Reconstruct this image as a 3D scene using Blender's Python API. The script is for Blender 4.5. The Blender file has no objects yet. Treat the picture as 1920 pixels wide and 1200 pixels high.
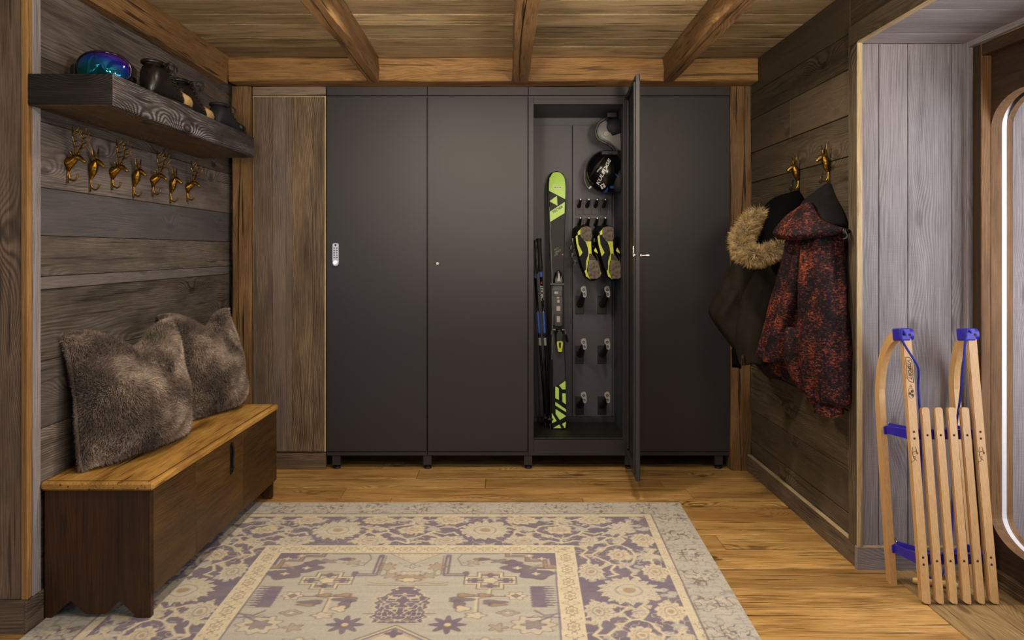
import bpy, bmesh, math, random
import numpy as np
from mathutils import Vector, Matrix, Quaternion
random.seed(7)
rng = np.random.default_rng(11)
sc = bpy.context.scene
COL = sc.collection
PI = math.pi

# ------------------------------------------------------------------ camera, light, exposure
CAMZ = 1.259          # eye height; floor is z = 0, lockers' fronts stand at y = 4.42
F = 1440.0            # focal length in pixels of a 1920-wide frame (27 mm on 36 mm)
cam_d = bpy.data.cameras.new('camera')
cam_d.lens = 27.0; cam_d.sensor_width = 36.0
cam_d.shift_x = 20 / 1920; cam_d.shift_y = -130 / 1920
cam_d.clip_start = 0.05
cam = bpy.data.objects.new('camera', cam_d); COL.objects.link(cam)
cam.location = (0, 0, CAMZ); cam.rotation_euler = (PI / 2, 0, 0)
sc.camera = cam
sc.view_settings.view_transform = 'Standard'; sc.view_settings.look = 'None'
sc.view_settings.gamma = 1.0; sc.view_settings.use_curve_mapping = False
sc.view_settings.exposure = 0.0
w = bpy.data.worlds.new('world'); sc.world = w; w.use_nodes = True
w.node_tree.nodes['Background'].inputs[0].default_value = (0.95, 0.94, 1.0, 1)
w.node_tree.nodes['Background'].inputs[1].default_value = 0.27

def area(name, loc, aim, size, power, col, size_y=None, spread=180):
    l = bpy.data.lights.new(name, 'AREA'); l.energy = power; l.color = col
    l.shape = 'RECTANGLE' if size_y else 'DISK'; l.size = size
    if size_y: l.size_y = size_y
    l.spread = math.radians(spread)
    o = bpy.data.objects.new(name, l); COL.objects.link(o); o.location = loc
    d = Vector(aim) - Vector(loc)
    o.rotation_euler = d.to_track_quat('-Z', 'Y').to_euler()
    return o
WARM = (1.0, 0.86, 0.67); COOL = (0.93, 0.93, 1.0)
area('ceiling_spot_light', (-0.35, 3.0, 2.31), (-0.35, 3.35, 0), 0.16, 15, WARM, spread=150)
area('ceiling_spot_light', (0.55, 3.0, 2.31), (0.55, 3.35, 0), 0.16, 15, WARM, spread=150)
area('ceiling_spot_light', (-0.35, 1.3, 2.31), (-0.35, 1.6, 0), 0.16, 5, WARM, spread=150)
area('ceiling_spot_light', (0.55, 1.3, 2.31), (0.55, 1.6, 0), 0.16, 5, WARM, spread=150)
area('rear_cool_fill', (-1.75, -0.5, 1.2), (-0.9, 4.4, 1.15), 0.9, 9, (0.80, 0.84, 1.0), size_y=1.4)  # added cool fill from behind the camera for the locker fronts
def lamp(name, loc, power, col, r=0.10):
    l = bpy.data.lights.new(name, 'POINT'); l.energy = power; l.color = col; l.shadow_soft_size = r
    o = bpy.data.objects.new(name, l); COL.objects.link(o); o.location = loc; return o
lamp('upper_fill_light', (-0.45, 1.9, 1.97), 18, WARM, 0.07)  # added pair of unseen fill lights to brighten ceiling and upper walls
lamp('upper_fill_light', (0.75, 1.9, 1.97), 14, WARM, 0.07)
area('ceiling_fill_light', (-0.5, 0.75, 1.62), (-0.5, 3.1, 2.5), 0.35, 10, WARM, spread=70)  # added pair of unseen warm fills aimed at the ceiling
area('ceiling_fill_light', (0.75, 0.75, 1.62), (0.6, 3.1, 2.5), 0.35, 9, WARM, spread=70)
area('door_daylight', (2.45, 1.75, 1.3), (0.6, 2.35, 1.2), 1.9, 42, COOL, size_y=1.6)

# ------------------------------------------------------------------ helpers
def lin(h):
    h = h.lstrip('#'); r = []
    for i in (0, 2, 4):
        c = int(h[i:i + 2], 16) / 255
        r.append(c / 12.92 if c <= 0.04045 else ((c + 0.055) / 1.055) ** 2.4)
    return tuple(r)
def P(px, py, d):                    # a point measured on the photograph, at depth d in metres
    return Vector(((px - 940) * d / F, d, CAMZ - (py - 470) * d / F))

def link(name, me, parent=None, world=True):
    """link a mesh given in world (or thing-local) coordinates, origin moved to its middle"""
    o = bpy.data.objects.new(name, me); COL.objects.link(o)
    n = len(me.vertices)
    co = np.empty(n * 3); me.vertices.foreach_get('co', co); co = co.reshape(-1, 3)
    c = (co.min(0) + co.max(0)) / 2
    me.vertices.foreach_set('co', (co - c).ravel())
    off = Vector((0, 0, 0))
    if parent is not None:
        o.parent = parent
        if world:
            off = parent['_w'].to_list() if '_w' in parent else (0, 0, 0)
            off = Vector(off)
    o.location = Vector(c) - off
    aw = Vector(c) if world or parent is None else Vector(c) + Vector((0, 0, 0))
    o['_w'] = [aw.x, aw.y, aw.z]
    me.update()
    return o
def obj(name, bm, mat, parent=None, smooth=False, world=True, angle=None):
    bmesh.ops.recalc_face_normals(bm, faces=bm.faces)
    me = bpy.data.meshes.new(name); bm.to_mesh(me); bm.free()
    mats = mat if isinstance(mat, (list, tuple)) else [mat]
    for m in mats: me.materials.append(m)
    if smooth:
        me.polygons.foreach_set('use_smooth', [True] * len(me.polygons))
        if angle: me.set_sharp_from_angle(angle=math.radians(angle))
    return link(name, me, parent, world)
def tag(o, label=None, cat=None, group=None, kind=None):
    if label: o['label'] = label
    if cat: o['category'] = cat
    if group: o['group'] = group
    if kind: o['kind'] = kind
    return o
def thing(name, loc, label, cat, group=None, rot=None):
    o = bpy.data.objects.new(name, None); COL.objects.link(o); o.location = loc
    o.empty_display_size = 0.05
    if rot: o.rotation_euler = rot
    o['_w'] = [float(v) for v in loc]
    return tag(o, label, cat, group)
def dup(root, loc, rot=(0, 0, 0), label=None, scale=1.0):
    r = root.copy(); COL.objects.link(r); r.location = loc; r.rotation_euler = rot; r.scale = (scale,) * 3
    if label: r['label'] = label
    for ch in root.children:
        c = ch.copy(); COL.objects.link(c); c.parent = r
        for g in ch.children:
            d = g.copy(); COL.objects.link(d); d.parent = c
    return r

def BM(): return bmesh.new()
def box(bm, lo, hi, bev=0.0, M=None, mi=0):
    lo = Vector(lo); hi = Vector(hi)
    c = (lo + hi) / 2; s = hi - lo
    g = bmesh.ops.create_cube(bm, size=1.0, matrix=Matrix.Translation(c) @ Matrix.Diagonal((abs(s.x), abs(s.y), abs(s.z), 1)))
    vs = g['verts']
    if bev > 0:
        es = list({e for v in vs for e in v.link_edges})
        r = bmesh.ops.bevel(bm, geom=es, offset=bev, segments=1, affect='EDGES', profile=0.6)
        vs = list({v for f in r['faces'] for v in f.verts} | {v for v in vs if v.is_valid})
    fs = {f for v in vs for f in v.link_faces}
    for f in fs: f.material_index = mi
    if M is not None: bmesh.ops.transform(bm, matrix=M, verts=vs)
    return vs
def frames(pts):
    pts = [Vector(p) for p in pts]; n = len(pts); out = []
    t0 = (pts[1] - pts[0]).normalized()
    a = Vector((0, 0, 1)) if abs(t0.z) < 0.9 else Vector((1, 0, 0))
    nrm = (a - t0 * a.dot(t0)).normalized()
    prev = t0
    for i in range(n):
        t = (pts[min(i + 1, n - 1)] - pts[max(i - 1, 0)])
        t = t.normalized() if t.length > 1e-9 else prev
        q = prev.rotation_difference(t); nrm = (q @ nrm); nrm = (nrm - t * nrm.dot(t)).normalized()
        prev = t
        out.append((pts[i], t, nrm, t.cross(nrm)))
    return out
def loft(bm, rings, cap=True, closed=False, mi=0):
    vr = [[bm.verts.new(p) for p in r] for r in rings]
    n = len(vr[0]); fs = []
    for i in range(len(vr) - (0 if closed else 1)):
        a = vr[i]; b = vr[(i + 1) % len(vr)]
        for j in range(n):
            fs.append(bm.faces.new((a[j], a[(j + 1) % n], b[(j + 1) % n], b[j])))
    if cap and not closed:
        fs.append(bm.faces.new(vr[0][::-1])); fs.append(bm.faces.new(vr[-1]))
    for f in fs: f.material_index = mi
    return vr
def tube(bm, pts, rad, seg=8, cap=True, flat=1.0, mi=0):
    if not hasattr(rad, '__len__'): rad = [rad] * len(pts)
    rings = []
    for (p, t, n, b), r in zip(frames(pts), rad):
        rings.append([p + n * (r * math.cos(2 * PI * k / seg)) + b * (r * flat * math.sin(2 * PI * k / seg)) for k in range(seg)])
    return loft(bm, rings, cap, mi=mi)
def smooth_pts(pts, k=4):
    pts = [Vector(p) for p in pts]; out = []
    for i in range(len(pts) - 1):
        p0 = pts[max(i - 1, 0)]; p1 = pts[i]; p2 = pts[i + 1]; p3 = pts[min(i + 2, len(pts) - 1)]
        for j in range(k):
            t = j / k
            out.append(0.5 * ((2 * p1) + (p2 - p0) * t + (2 * p0 - 5 * p1 + 4 * p2 - p3) * t * t + (3 * p1 - p0 - 3 * p2 + p3) * t ** 3))
    out.append(pts[-1]); return out
def prism(bm, poly, d, M=None, mi=0):
    """2-D polygon (x, z) extruded from y = 0 to y = d"""
    a = [bm.verts.new((x, 0, z)) for x, z in poly]; b = [bm.verts.new((x, d, z)) for x, z in poly]
    n = len(poly); fs = [bm.faces.new(a), bm.faces.new(b[::-1])]
    for i in range(n):
        fs.append(bm.faces.new((a[i], b[i], b[(i + 1) % n], a[(i + 1) % n])))
    for f in fs: f.material_index = mi
    if M is not None: bmesh.ops.transform(bm, matrix=M, verts=a + b)
    return a + b
def cyl(bm, p0, p1, r0, r1=None, seg=14, mi=0):
    return tube(bm, [p0, p1], [r0, r0 if r1 is None else r1], seg, mi=mi)
def ellipsoid(bm, c, r, u=18, v=12, M=None, mi=0):
    g = bmesh.ops.create_uvsphere(bm, u_segments=u, v_segments=v, radius=1.0)
    T = Matrix.Translation(c) @ (M or Matrix()) @ Matrix.Diagonal((r[0], r[1], r[2], 1))
    bmesh.ops.transform(bm, matrix=T, verts=g['verts'])
    for f in {f for q in g['verts'] for f in q.link_faces}: f.material_index = mi
    return g['verts']
def text_mesh(s, size, extr=0.0006, shear=0.0, bold=0.0, align='CENTER', space=1.0):
    c = bpy.data.curves.new('txt', 'FONT'); c.body = s; c.size = size; c.extrude = extr; c.shear = shear
    c.align_x = align; c.align_y = 'CENTER'; c.offset = bold; c.space_character = space; c.resolution_u = 3
    o = bpy.data.objects.new('txt', c); COL.objects.link(o)
    dg = bpy.context.evaluated_depsgraph_get(); dg.update()
    me = bpy.data.meshes.new_from_object(o.evaluated_get(dg))
    bpy.data.objects.remove(o); bpy.data.curves.remove(c)
    return me
def text_bm(bm, s, size, M, **kw):
    me = text_mesh(s, size, **kw)
    n0 = len(bm.verts); bm.from_mesh(me); bm.verts.ensure_lookup_table()
    vs = [bm.verts[i] for i in range(n0, len(bm.verts))]
    bmesh.ops.transform(bm, matrix=M, verts=vs)
    bpy.data.meshes.remove(me); return vs

# ------------------------------------------------------------------ materials
class NT:
    def __init__(s, name):
        s.m = bpy.data.materials.new(name); s.m.use_nodes = True
        s.t = s.m.node_tree; s.b = s.t.nodes['Principled BSDF']
    def n(s, typ, **kw):
        x = s.t.nodes.new(typ)
        for k, v in kw.items(): setattr(x, k, v)
        return x
    def put(s, sock, v):
        if isinstance(v, bpy.types.NodeSocket): s.t.links.new(v, sock)
        else: sock.default_value = v
    def math(s, op, a, b=0.0, c=None, clamp=False):
        x = s.n('ShaderNodeMath', operation=op, use_clamp=clamp)
        s.put(x.inputs[0], a); s.put(x.inputs[1], b)
        if c is not None: s.put(x.inputs[2], c)
        return x.outputs[0]
    def comb(s, a, b, c):
        x = s.n('ShaderNodeCombineXYZ'); s.put(x.inputs[0], a); s.put(x.inputs[1], b); s.put(x.inputs[2], c); return x.outputs[0]
    def noise(s, vec, scale, detail=2, rough=0.5, color=False):
        x = s.n('ShaderNodeTexNoise'); s.put(x.inputs['Vector'], vec); s.put(x.inputs['Scale'], scale)
        x.inputs['Detail'].default_value = detail; x.inputs['Roughness'].default_value = rough
        return x.outputs['Color'] if color else x.outputs['Fac']
    def ramp(s, fac, stops):
        x = s.n('ShaderNodeValToRGB'); cr = x.color_ramp
        while len(cr.elements) < len(stops): cr.elements.new(0.5)
        for e, (p, c) in zip(cr.elements, stops): e.position = p; e.color = (*c, 1) if len(c) == 3 else c
        s.put(x.inputs[0], fac); return x.outputs[0]
    def mix(s, fac, a, b, mode='MIX'):
        x = s.n('ShaderNodeMix', data_type='RGBA', blend_type=mode)
        s.put(x.inputs[0], fac)
        s.put(x.inputs[6], (*a, 1) if isinstance(a, tuple) and len(a) == 3 else a)
        s.put(x.inputs[7], (*b, 1) if isinstance(b, tuple) and len(b) == 3 else b)
        return x.outputs[2]
    def mapr(s, v, a, b, c, d):
        x = s.n('ShaderNodeMapRange'); s.put(x.inputs[0], v)
        for i, q in enumerate((a, b, c, d)): x.inputs[i + 1].default_value = q
        return x.outputs[0]
    def bump(s, h, strength, dist):
        x = s.n('ShaderNodeBump'); s.put(x.inputs['Height'], h); x.inputs['Strength'].default_value = strength
        x.inputs['Distance'].default_value = dist; s.t.links.new(x.outputs[0], s.b.inputs['Normal'])
    def set(s, **kw):
        names = dict(col='Base Color', rough='Roughness', metal='Metallic', spec='Specular IOR Level', coat='Coat Weight', sheen='Sheen Weight')
        for k, v in kw.items():
            if isinstance(v, tuple) and len(v) == 3: v = (*v, 1)
            s.put(s.b.inputs[names[k]], v)
        return s.m
def plain(name, col, rough=0.5, metal=0.0, var=0.06, scale=60, bump=0.0, spec=0.5, sheen=0.0):
    s = NT(name); co = s.n('ShaderNodeTexCoord').outputs['Object']
    nz = s.noise(co, scale, 3)
    c = lin(col) if isinstance(col, str) else col
    d = tuple(x * (1 - 2.2 * var) for x in c); e = tuple(min(1, x * (1 + 2.2 * var)) for x in c)
    s.set(col=s.ramp(nz, [(0.3, d), (0.7, e)]), rough=rough, metal=metal, spec=spec, sheen=sheen)
    if bump: s.bump(nz, bump, 0.002)
    return s.m
def wood(name, dark, mid, light, axis='X', ring=0.30, freq=620, knots=1.0, rough=0.65, bump=0.35, crack=0.6, vary=0.35, saw=0.0, blotch=0.45, stain=None, spec=0.35, hue=None, streak=0.34, smudge=0.75):
    s = NT(name); tc = s.n('ShaderNodeTexCoord').outputs['Object']
    rnd = s.n('ShaderNodeObjectInfo').outputs['Random']
    sep = s.n('ShaderNodeSeparateXYZ'); s.put(sep.inputs[0], tc)
    ax = {'X': (0, 1, 2), 'Y': (1, 0, 2), 'Z': (2, 0, 1)}[axis]
    a = s.math('ADD', sep.outputs[ax[0]], s.math('MULTIPLY', rnd, 37.0))
    b = s.math('ADD', sep.outputs[ax[1]], s.math('MULTIPLY', rnd, 11.3))
    c = s.math('ADD', sep.outputs[ax[2]], s.math('MULTIPLY', rnd, 5.7))
    warp = s.math('SUBTRACT', s.noise(s.comb(s.math('MULTIPLY', a, 0.9), s.math('MULTIPLY', b, 3.2), s.math('MULTIPLY', c, 3.2)), 1.0, 2), 0.5)
    vor = s.n('ShaderNodeTexVoronoi', voronoi_dimensions='2D'); vor.inputs['Scale'].default_value = 1.0
    s.put(vor.inputs['Vector'], s.comb(s.math('MULTIPLY', a, 1.7), s.math('MULTIPLY', s.math('ADD', b, c), 4.4), 0.0))
    d2 = s.math('MULTIPLY', vor.outputs['Distance'], vor.outputs['Distance'])
    csep = s.n('ShaderNodeSeparateColor'); s.put(csep.inputs[0], vor.outputs['Color'])
    gate = s.math('GREATER_THAN', csep.outputs[0], 0.45)
    kb = s.math('MULTIPLY', s.math('EXPONENT', s.math('MULTIPLY', d2, -16.0)), s.math('MULTIPLY', gate, knots))
    field = s.math('ADD', s.math('ADD', b, c), s.math('ADD', s.math('MULTIPLY', warp, 0.16), s.math('MULTIPLY', kb, 0.075)))
    fib = s.noise(s.comb(s.math('MULTIPLY', a, 5.0), s.math('MULTIPLY', b, 150.0), s.math('MULTIPLY', c, 150.0)), 1.0, 3, 0.6)
    rings = s.math('SINE', s.math('ADD', s.math('MULTIPLY', field, freq), s.math('MULTIPLY', fib, 1.6)))
    rings = s.math('POWER', s.math('ADD', s.math('MULTIPLY', rings, 0.5), 0.5), 1.5)
    rmask = s.noise(s.comb(s.math('MULTIPLY', a, 1.1), s.math('MULTIPLY', b, 7.0), s.math('MULTIPLY', c, 7.0)), 1.0, 2)
    rmask = s.math('ADD', s.mapr(rmask, 0.40, 0.65, 0.12, 0.75), s.math('MULTIPLY', s.math('EXPONENT', s.math('MULTIPLY', d2, -7.0)), s.math('MULTIPLY', gate, 0.7 * knots)))
    rings = s.math('MULTIPLY', s.math('SUBTRACT', rings, 0.35), rmask)
    blo = s.noise(s.comb(s.math('MULTIPLY', a, 2.0), s.math('MULTIPLY', b, 9.0), s.math('MULTIPLY', c, 9.0)), 1.0, 4, 0.62)
    strk = s.noise(s.comb(s.math('MULTIPLY', a, 3.6), s.math('MULTIPLY', b, 34.0), s.math('MULTIPLY', c, 34.0)), 1.0, 5, 0.66)
    fine = s.noise(s.comb(s.math('MULTIPLY', a, 9.0), s.math('MULTIPLY', b, 420.0), s.math('MULTIPLY', c, 420.0)), 1.0, 2)
    cen = lambda x, g: s.math('MULTIPLY', s.math('SUBTRACT', x, 0.5), g)
    t = s.math('ADD', s.math('ADD', s.math('MULTIPLY', rings, -1.25 * ring), cen(fib, 0.36)), s.math('ADD', cen(strk, streak), cen(blo, 1.7 * blotch)))
    t = s.math('ADD', t, s.math('ADD', cen(fine, 0.42), 0.49))
    col = s.ramp(t, [(0.20, dark), (0.50, mid), (0.82, light)])
    sm_ = s.math('ADD', s.math('MULTIPLY', strk, 0.62), s.math('MULTIPLY', blo, 0.48))
    sm_ = s.math('ADD', sm_, s.math('MULTIPLY', s.math('SUBTRACT', fib, 0.5), 0.22))
    col = s.mix(s.mapr(sm_, 0.61, 0.72, 0.0, smudge), col, tuple(x * 0.8 for x in dark))
    cr = s.noise(s.comb(s.math('MULTIPLY', a, 2.2), s.math('MULTIPLY', b, 55.0), s.math('MULTIPLY', c, 55.0)), 1.0, 2)
    crm = s.mapr(cr, 0.63, 0.69, 0.0, crack)
    col = s.mix(crm, col, tuple(x * 0.45 for x in dark))
    core = s.math('MULTIPLY', s.mapr(vor.outputs['Distance'], 0.04, 0.085, 0.8, 0.0), s.math('MULTIPLY', gate, min(1.0, knots)))
    col = s.mix(core, col, tuple(x * 0.6 for x in dark))
    if stain:
        sn = s.noise(s.comb(s.math('MULTIPLY', a, 1.2), s.math('MULTIPLY', b, 4.0), s.math('MULTIPLY', c, 4.0)), 2.2, 3)
        col = s.mix(s.mapr(sn, 0.52, 0.72, 0.0, 0.75), col, stain)
    if hue:
        hr = s.math('FRACT', s.math('MULTIPLY', rnd, 17.31))
        col = s.mix(s.math('MULTIPLY', hr, 0.55), col, hue, 'MULTIPLY') if False else s.mix(s.math('MULTIPLY', s.math('POWER', hr, 2.0), 0.6), col, hue)
    r2 = s.math('FRACT', s.math('MULTIPLY', rnd, 7.77))
    br = s.mapr(r2, 0, 1, 1 - vary, 1 + vary)
    bc = s.n('ShaderNodeCombineColor'); [s.put(bc.inputs[i], br) for i in range(3)]
    col = s.mix(1.0, col, bc.outputs[0], 'MULTIPLY')
    s.set(col=col, rough=s.mapr(fib, 0.2, 0.8, rough - 0.1, rough + 0.12), spec=spec)
    h = s.math('ADD', s.math('MULTIPLY', fib, 0.6), s.math('ADD', s.math('MULTIPLY', rings, 0.25), s.math('MULTIPLY', crm, -0.9)))
    if saw:
        sw = s.noise(s.comb(s.math('MULTIPLY', a, 260.0), s.math('MULTIPLY', b, 14.0), s.math('MULTIPLY', c, 14.0)), 1.0, 2)
        h = s.math('ADD', h, s.math('MULTIPLY', sw, saw))
    s.bump(h, bump, 0.004)
    return s.m
def W(*h): return [lin(x) for x in h]

wall_wood_y = wood('barnwood_along_depth', *W('#2f2924', '#625850', '#968b80'), axis='Y', ring=0.20, hue=lin('#6d6a72'))
right_wood_y = wood('dim_barnwood_along_depth', *W('#2b241b', '#4d4233', '#74664f'), axis='Y', ring=0.2, hue=lin('#5c5040'))
panel_z = wood('brown_barnwood_upright', *W('#35291f', '#64523f', '#97836a'), axis='Z', ring=0.28, vary=0.25, knots=0.3, hue=lin('#716c6c'))
grey_z = wood('silver_grey_wood_upright', *W('#625d5f', '#8f898c', '#b5afb2'), axis='Z', ring=0.16, vary=0.12, saw=0.9, knots=0.6, crack=0.3, blotch=0.32, smudge=0.35)
grey_x = wood('silver_grey_wood_crosswise', *W('#625d5f', '#8f898c', '#b5afb2'), axis='X', ring=0.16, vary=0.12, saw=0.9, knots=0.6, crack=0.3, blotch=0.32, smudge=0.35)
grey_y = wood('silver_grey_wood_along', *W('#625d5f', '#8f898c', '#b5afb2'), axis='Y', ring=0.16, vary=0.12, saw=0.9, knots=0.6, crack=0.5)
brown_z = wood('rough_brown_plank_upright', *W('#43372c', '#77634f', '#a08a70'), axis='Z', ring=0.25, vary=0.15, saw=0.5)
brown_x = wood('rough_brown_plank_crosswise', *W('#43372c', '#6e5d4b', '#94816a'), axis='X', ring=0.25, vary=0.15, saw=0.5)
brown_y = wood('brown_skirting_along', *W('#3b3129', '#665748', '#8d7b66'), axis='Y', ring=0.25, vary=0.15, saw=0.5)
ceil_x = wood('ceiling_board', *W('#54472f', '#b49c76', '#dbc8a4'), axis='X', ring=0.10, vary=0.22, knots=0.6, crack=0.8, blotch=0.6, hue=lin('#75624a'))
beam_y = wood('honey_beam_along', *W('#4a3420', '#84633e', '#b08c5c'), axis='Y', ring=0.12, vary=0.12, knots=0.4, crack=0.9, bump=0.6)
beam_x = wood('honey_beam_crosswise', *W('#4f3820', '#8c683c', '#b58f5a'), axis='X', ring=0.14, vary=0.08, knots=0.4, crack=0.7, bump=0.6)
beam_z = wood('honey_post_upright', *W('#402d19', '#735636', '#9a7b53'), axis='Z', ring=0.12, vary=0.12, knots=0.4, crack=1.0, bump=0.6)
floor_x = wood('floor_board', *W('#4d341a', '#ad854b', '#dcb676'), axis='X', ring=0.24, vary=0.20, knots=1.0, crack=0.9, blotch=0.6, rough=0.48, bump=0.2, streak=0.45, smudge=0.9, hue=lin('#8a6233'))
floor_y = wood('floor_board_lengthwise', *W('#54422a', '#967a50', '#bfa272'), axis='Y', ring=0.16, vary=0.12, knots=0.8, crack=0.75, rough=0.5, bump=0.3)
cut_edge = wood('pale_cut_edge', *W('#8f7c5c', '#b6a07a', '#d8c6a2'), axis='Z', ring=0.1, vary=0.1, knots=0.2)
cut_edge_y = wood('pale_cut_edge_along', *W('#85735a', '#b09c7a', '#d2c3a2'), axis='Y', ring=0.1, vary=0.1, knots=0.2)
shelf_y = wood('charred_shelf_wood', *W('#1a1512', '#464041', '#a09a9e'), axis='Y', ring=0.22, freq=800, vary=0.05, blotch=0.55, bump=0.8, knots=1.0)
shelf_x = wood('charred_shelf_end_wood', *W('#0d0a08', '#1f1a16', '#38302a'), axis='X', ring=0.3, vary=0.05, bump=0.6)
shelf_under = wood('brown_shelf_underside', *W('#2c2118', '#594633', '#80694d'), axis='Y', ring=0.25, vary=0.05)
chest_lid = wood('worn_yellow_lid_wood', *W('#57380f', '#ae8240', '#d4aa62'), axis='Y', ring=0.10, vary=0.03, knots=0.2, crack=0.8, blotch=0.55, rough=0.42, bump=0.25, stain=lin('#553010'))
chest_y = wood('old_brown_chest_wood', *W('#241607', '#472f14', '#6a4c22'), axis='Y', ring=0.10, vary=0.10, knots=0.1, rough=0.45, bump=0.25, crack=0.3)
chest_x = wood('old_brown_chest_end_wood', *W('#1d1106', '#3c240e', '#573815'), axis='Z', ring=0.10, vary=0.05, knots=0.1, rough=0.5, bump=0.25, crack=0.3)
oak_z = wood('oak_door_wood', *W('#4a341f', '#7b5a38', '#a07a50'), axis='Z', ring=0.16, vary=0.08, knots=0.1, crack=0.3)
oak_shaded_y = wood('shaded_oak_door_wood', *W('#22170d', '#3f2c1b', '#5a432c'), axis='Y', ring=0.16, vary=0.08, knots=0.1, crack=0.3)  # door oak with the shade of its unlit faces put into the colour
beech = wood('varnished_beech', *W('#a87b47', '#c29a65', '#d8b684'), axis='Z', ring=0.06, vary=0.06, knots=0.0, crack=0.0, rough=0.35, bump=0.05, blotch=0.2, spec=0.5, streak=0.1, smudge=0.0)
gold_edge = wood('golden_cut_edge', *W('#6e4f28', '#9a7340', '#bd975c'), axis='Z', ring=0.1, vary=0.1, knots=0.2)
beech_dark = plain('pale_end_grain', '#d9b579', 0.5)

def locker_paint():
    s = NT('charcoal_powder_coat'); co = s.n('ShaderNodeTexCoord').outputs['Object']
    nz = s.noise(co, 900, 2)
    s.set(col=lin('#2d2b2f'), rough=0.46, metal=0.0, spec=0.4); s.bump(nz, 0.12, 0.0006); return s.m
locker_m = locker_paint()
locker_in = plain('charcoal_locker_interior', '#474750', 0.5, var=0.02)
black_rubber = plain('black_rubber', '#121212', 0.6, var=0.15)
black_plastic = plain('black_plastic', '#101011', 0.35, var=0.1)
black_gloss = plain('glossy_black', '#0b0b0c', 0.18, var=0.05)
boot_shell_m = plain('boot_shell_black', '#131214', 0.55, var=0.08, spec=0.15)
peg_m = plain('dark_peg_plastic', '#1b1a1a', 0.45, var=0.1)
steel = plain('brushed_steel', '#b9b4b4', 0.3, metal=1.0, var=0.04)
chrome = plain('chrome', '#d8d4c8', 0.15, metal=1.0, var=0.02)
brass = plain('aged_brass', '#8f6c2a', 0.3, metal=1.0, var=0.22, scale=90)
dark_iron = plain('dark_iron', '#2a241d', 0.5, metal=0.7, var=0.2)
white_print = plain('white_print', '#d9d7d4', 0.5, var=0.02)
silver_print = plain('silver_print', '#9a9896', 0.4, var=0.03)
lime = plain('lime_green', '#bbe468', 0.45, var=0.02)
lime_boot = plain('boot_lime_plastic', '#b6c022', 0.4, var=0.06)
sole_grey = plain('worn_grey_sole', '#5b5148', 0.75, var=0.3, scale=70, bump=0.4)
ski_black = plain('ski_black', '#131216', 0.42, var=0.05, spec=0.2)
ski_print_grey = plain('graphite_print', '#29282e', 0.4, var=0.1)
blue_m = plain('royal_blue_plastic', '#2b22a8', 0.4, var=0.06)
blue_rope = plain('blue_rope', '#20289a', 0.8, var=0.25, scale=400, bump=0.5)
blue_print = plain('blue_print', '#3d62b8', 0.4, var=0.04)
red_print = plain('red_print', '#b02a22', 0.4, var=0.04)
ink = plain('burnt_ink', '#23160a', 0.6, var=0.1)
grey_helmet = plain('grey_helmet_shell', '#6a6a6c', 0.4, var=0.04)
tan_leather = plain('tan_toe_leather', '#a38455', 0.5, var=0.15)
boot_leather = plain('black_boot_leather', '#141212', 0.35, var=0.2, bump=0.3)
navy_fabric = plain('navy_mesh_fabric', '#16171d', 0.7, var=0.3, scale=250, bump=0.4)
gasket_m = plain('white_gasket', '#e6e6ea', 0.5, var=0.01)
hole_m = plain('dark_bore', '#2a1608', 0.8)
# ------------------------------------------------------------------ room shell
BACK = 4.42; LW = -1.57; RW = 1.43; CEIL = 2.335; ALC = 3.05; FRONT = -0.6
def plank(parent, lo, hi, mat, bev=0.002, name='plank'):
    bm = BM(); box(bm, lo, hi, bev); return obj(name, bm, mat, parent)
def struct(name, lo, hi, mat):
    bm = BM(); box(bm, lo, hi); return tag(obj(name, bm, mat), kind='structure')
joint_m = plain('joint_backing_wood', '#5a452c', 0.8)  # brown wood slab behind the boards, seen in their joints
joint_dark = plain('dark_batten', '#241c14', 0.8)

# floor: boards run across the room; the entrance strip has boards running lengthwise
floor = struct('floor', (-3.2, FRONT, -0.08), (2.9, 4.98, -0.022), joint_dark)
edges = [4.92, 4.755, 4.60, 4.43, 4.27, 4.10, 3.93, 3.765, 3.595, 3.43, 3.265, 3.21, 3.04, 2.87, 2.69, 2.54, 2.37, 2.20, 2.03, 1.86]
edges = [4.92 - 0.168 * i for i in range(11)] + [3.045, 2.87, 2.69, 2.54, 2.37, 2.20, 2.03, 1.86]
def floor_row(y0, y1, x0, x1):
    cuts = [x0]
    x = x0 + random.uniform(0.5, 1.6)
    while x < x1 - 0.4:
        cuts.append(x); x += random.uniform(0.9, 2.0)
    cuts.append(x1)
    for a, b in zip(cuts, cuts[1:]):
        dz = random.uniform(-0.0012, 0.0004)
        plank(floor, (a + 0.0008, y0 + 0.0008, -0.022), (b - 0.0008, y1 - 0.0014, dz), floor_x, 0.0022, 'floor_board')
for y1, y0 in zip(edges, edges[1:]):
    if y0 > 3.02: floor_row(y0, y1, -1.66, 1.50)
    else: floor_row(y0, y1, -1.66 if y0 > 2.5 else -3.1, 1.515)
plank(floor, (-3.1, FRONT, -0.022), (1.515, 1.86, 0), floor_x, 0.0018, 'floor_board')
for a, b in ((1.517, 1.72), (1.722, 1.94), (1.942, 2.2)):
    plank(floor, (a, 0.2, -0.022), (b, ALC + 0.05, random.uniform(-0.001, 0)), floor_y, 0.0018, 'floor_board')

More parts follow.
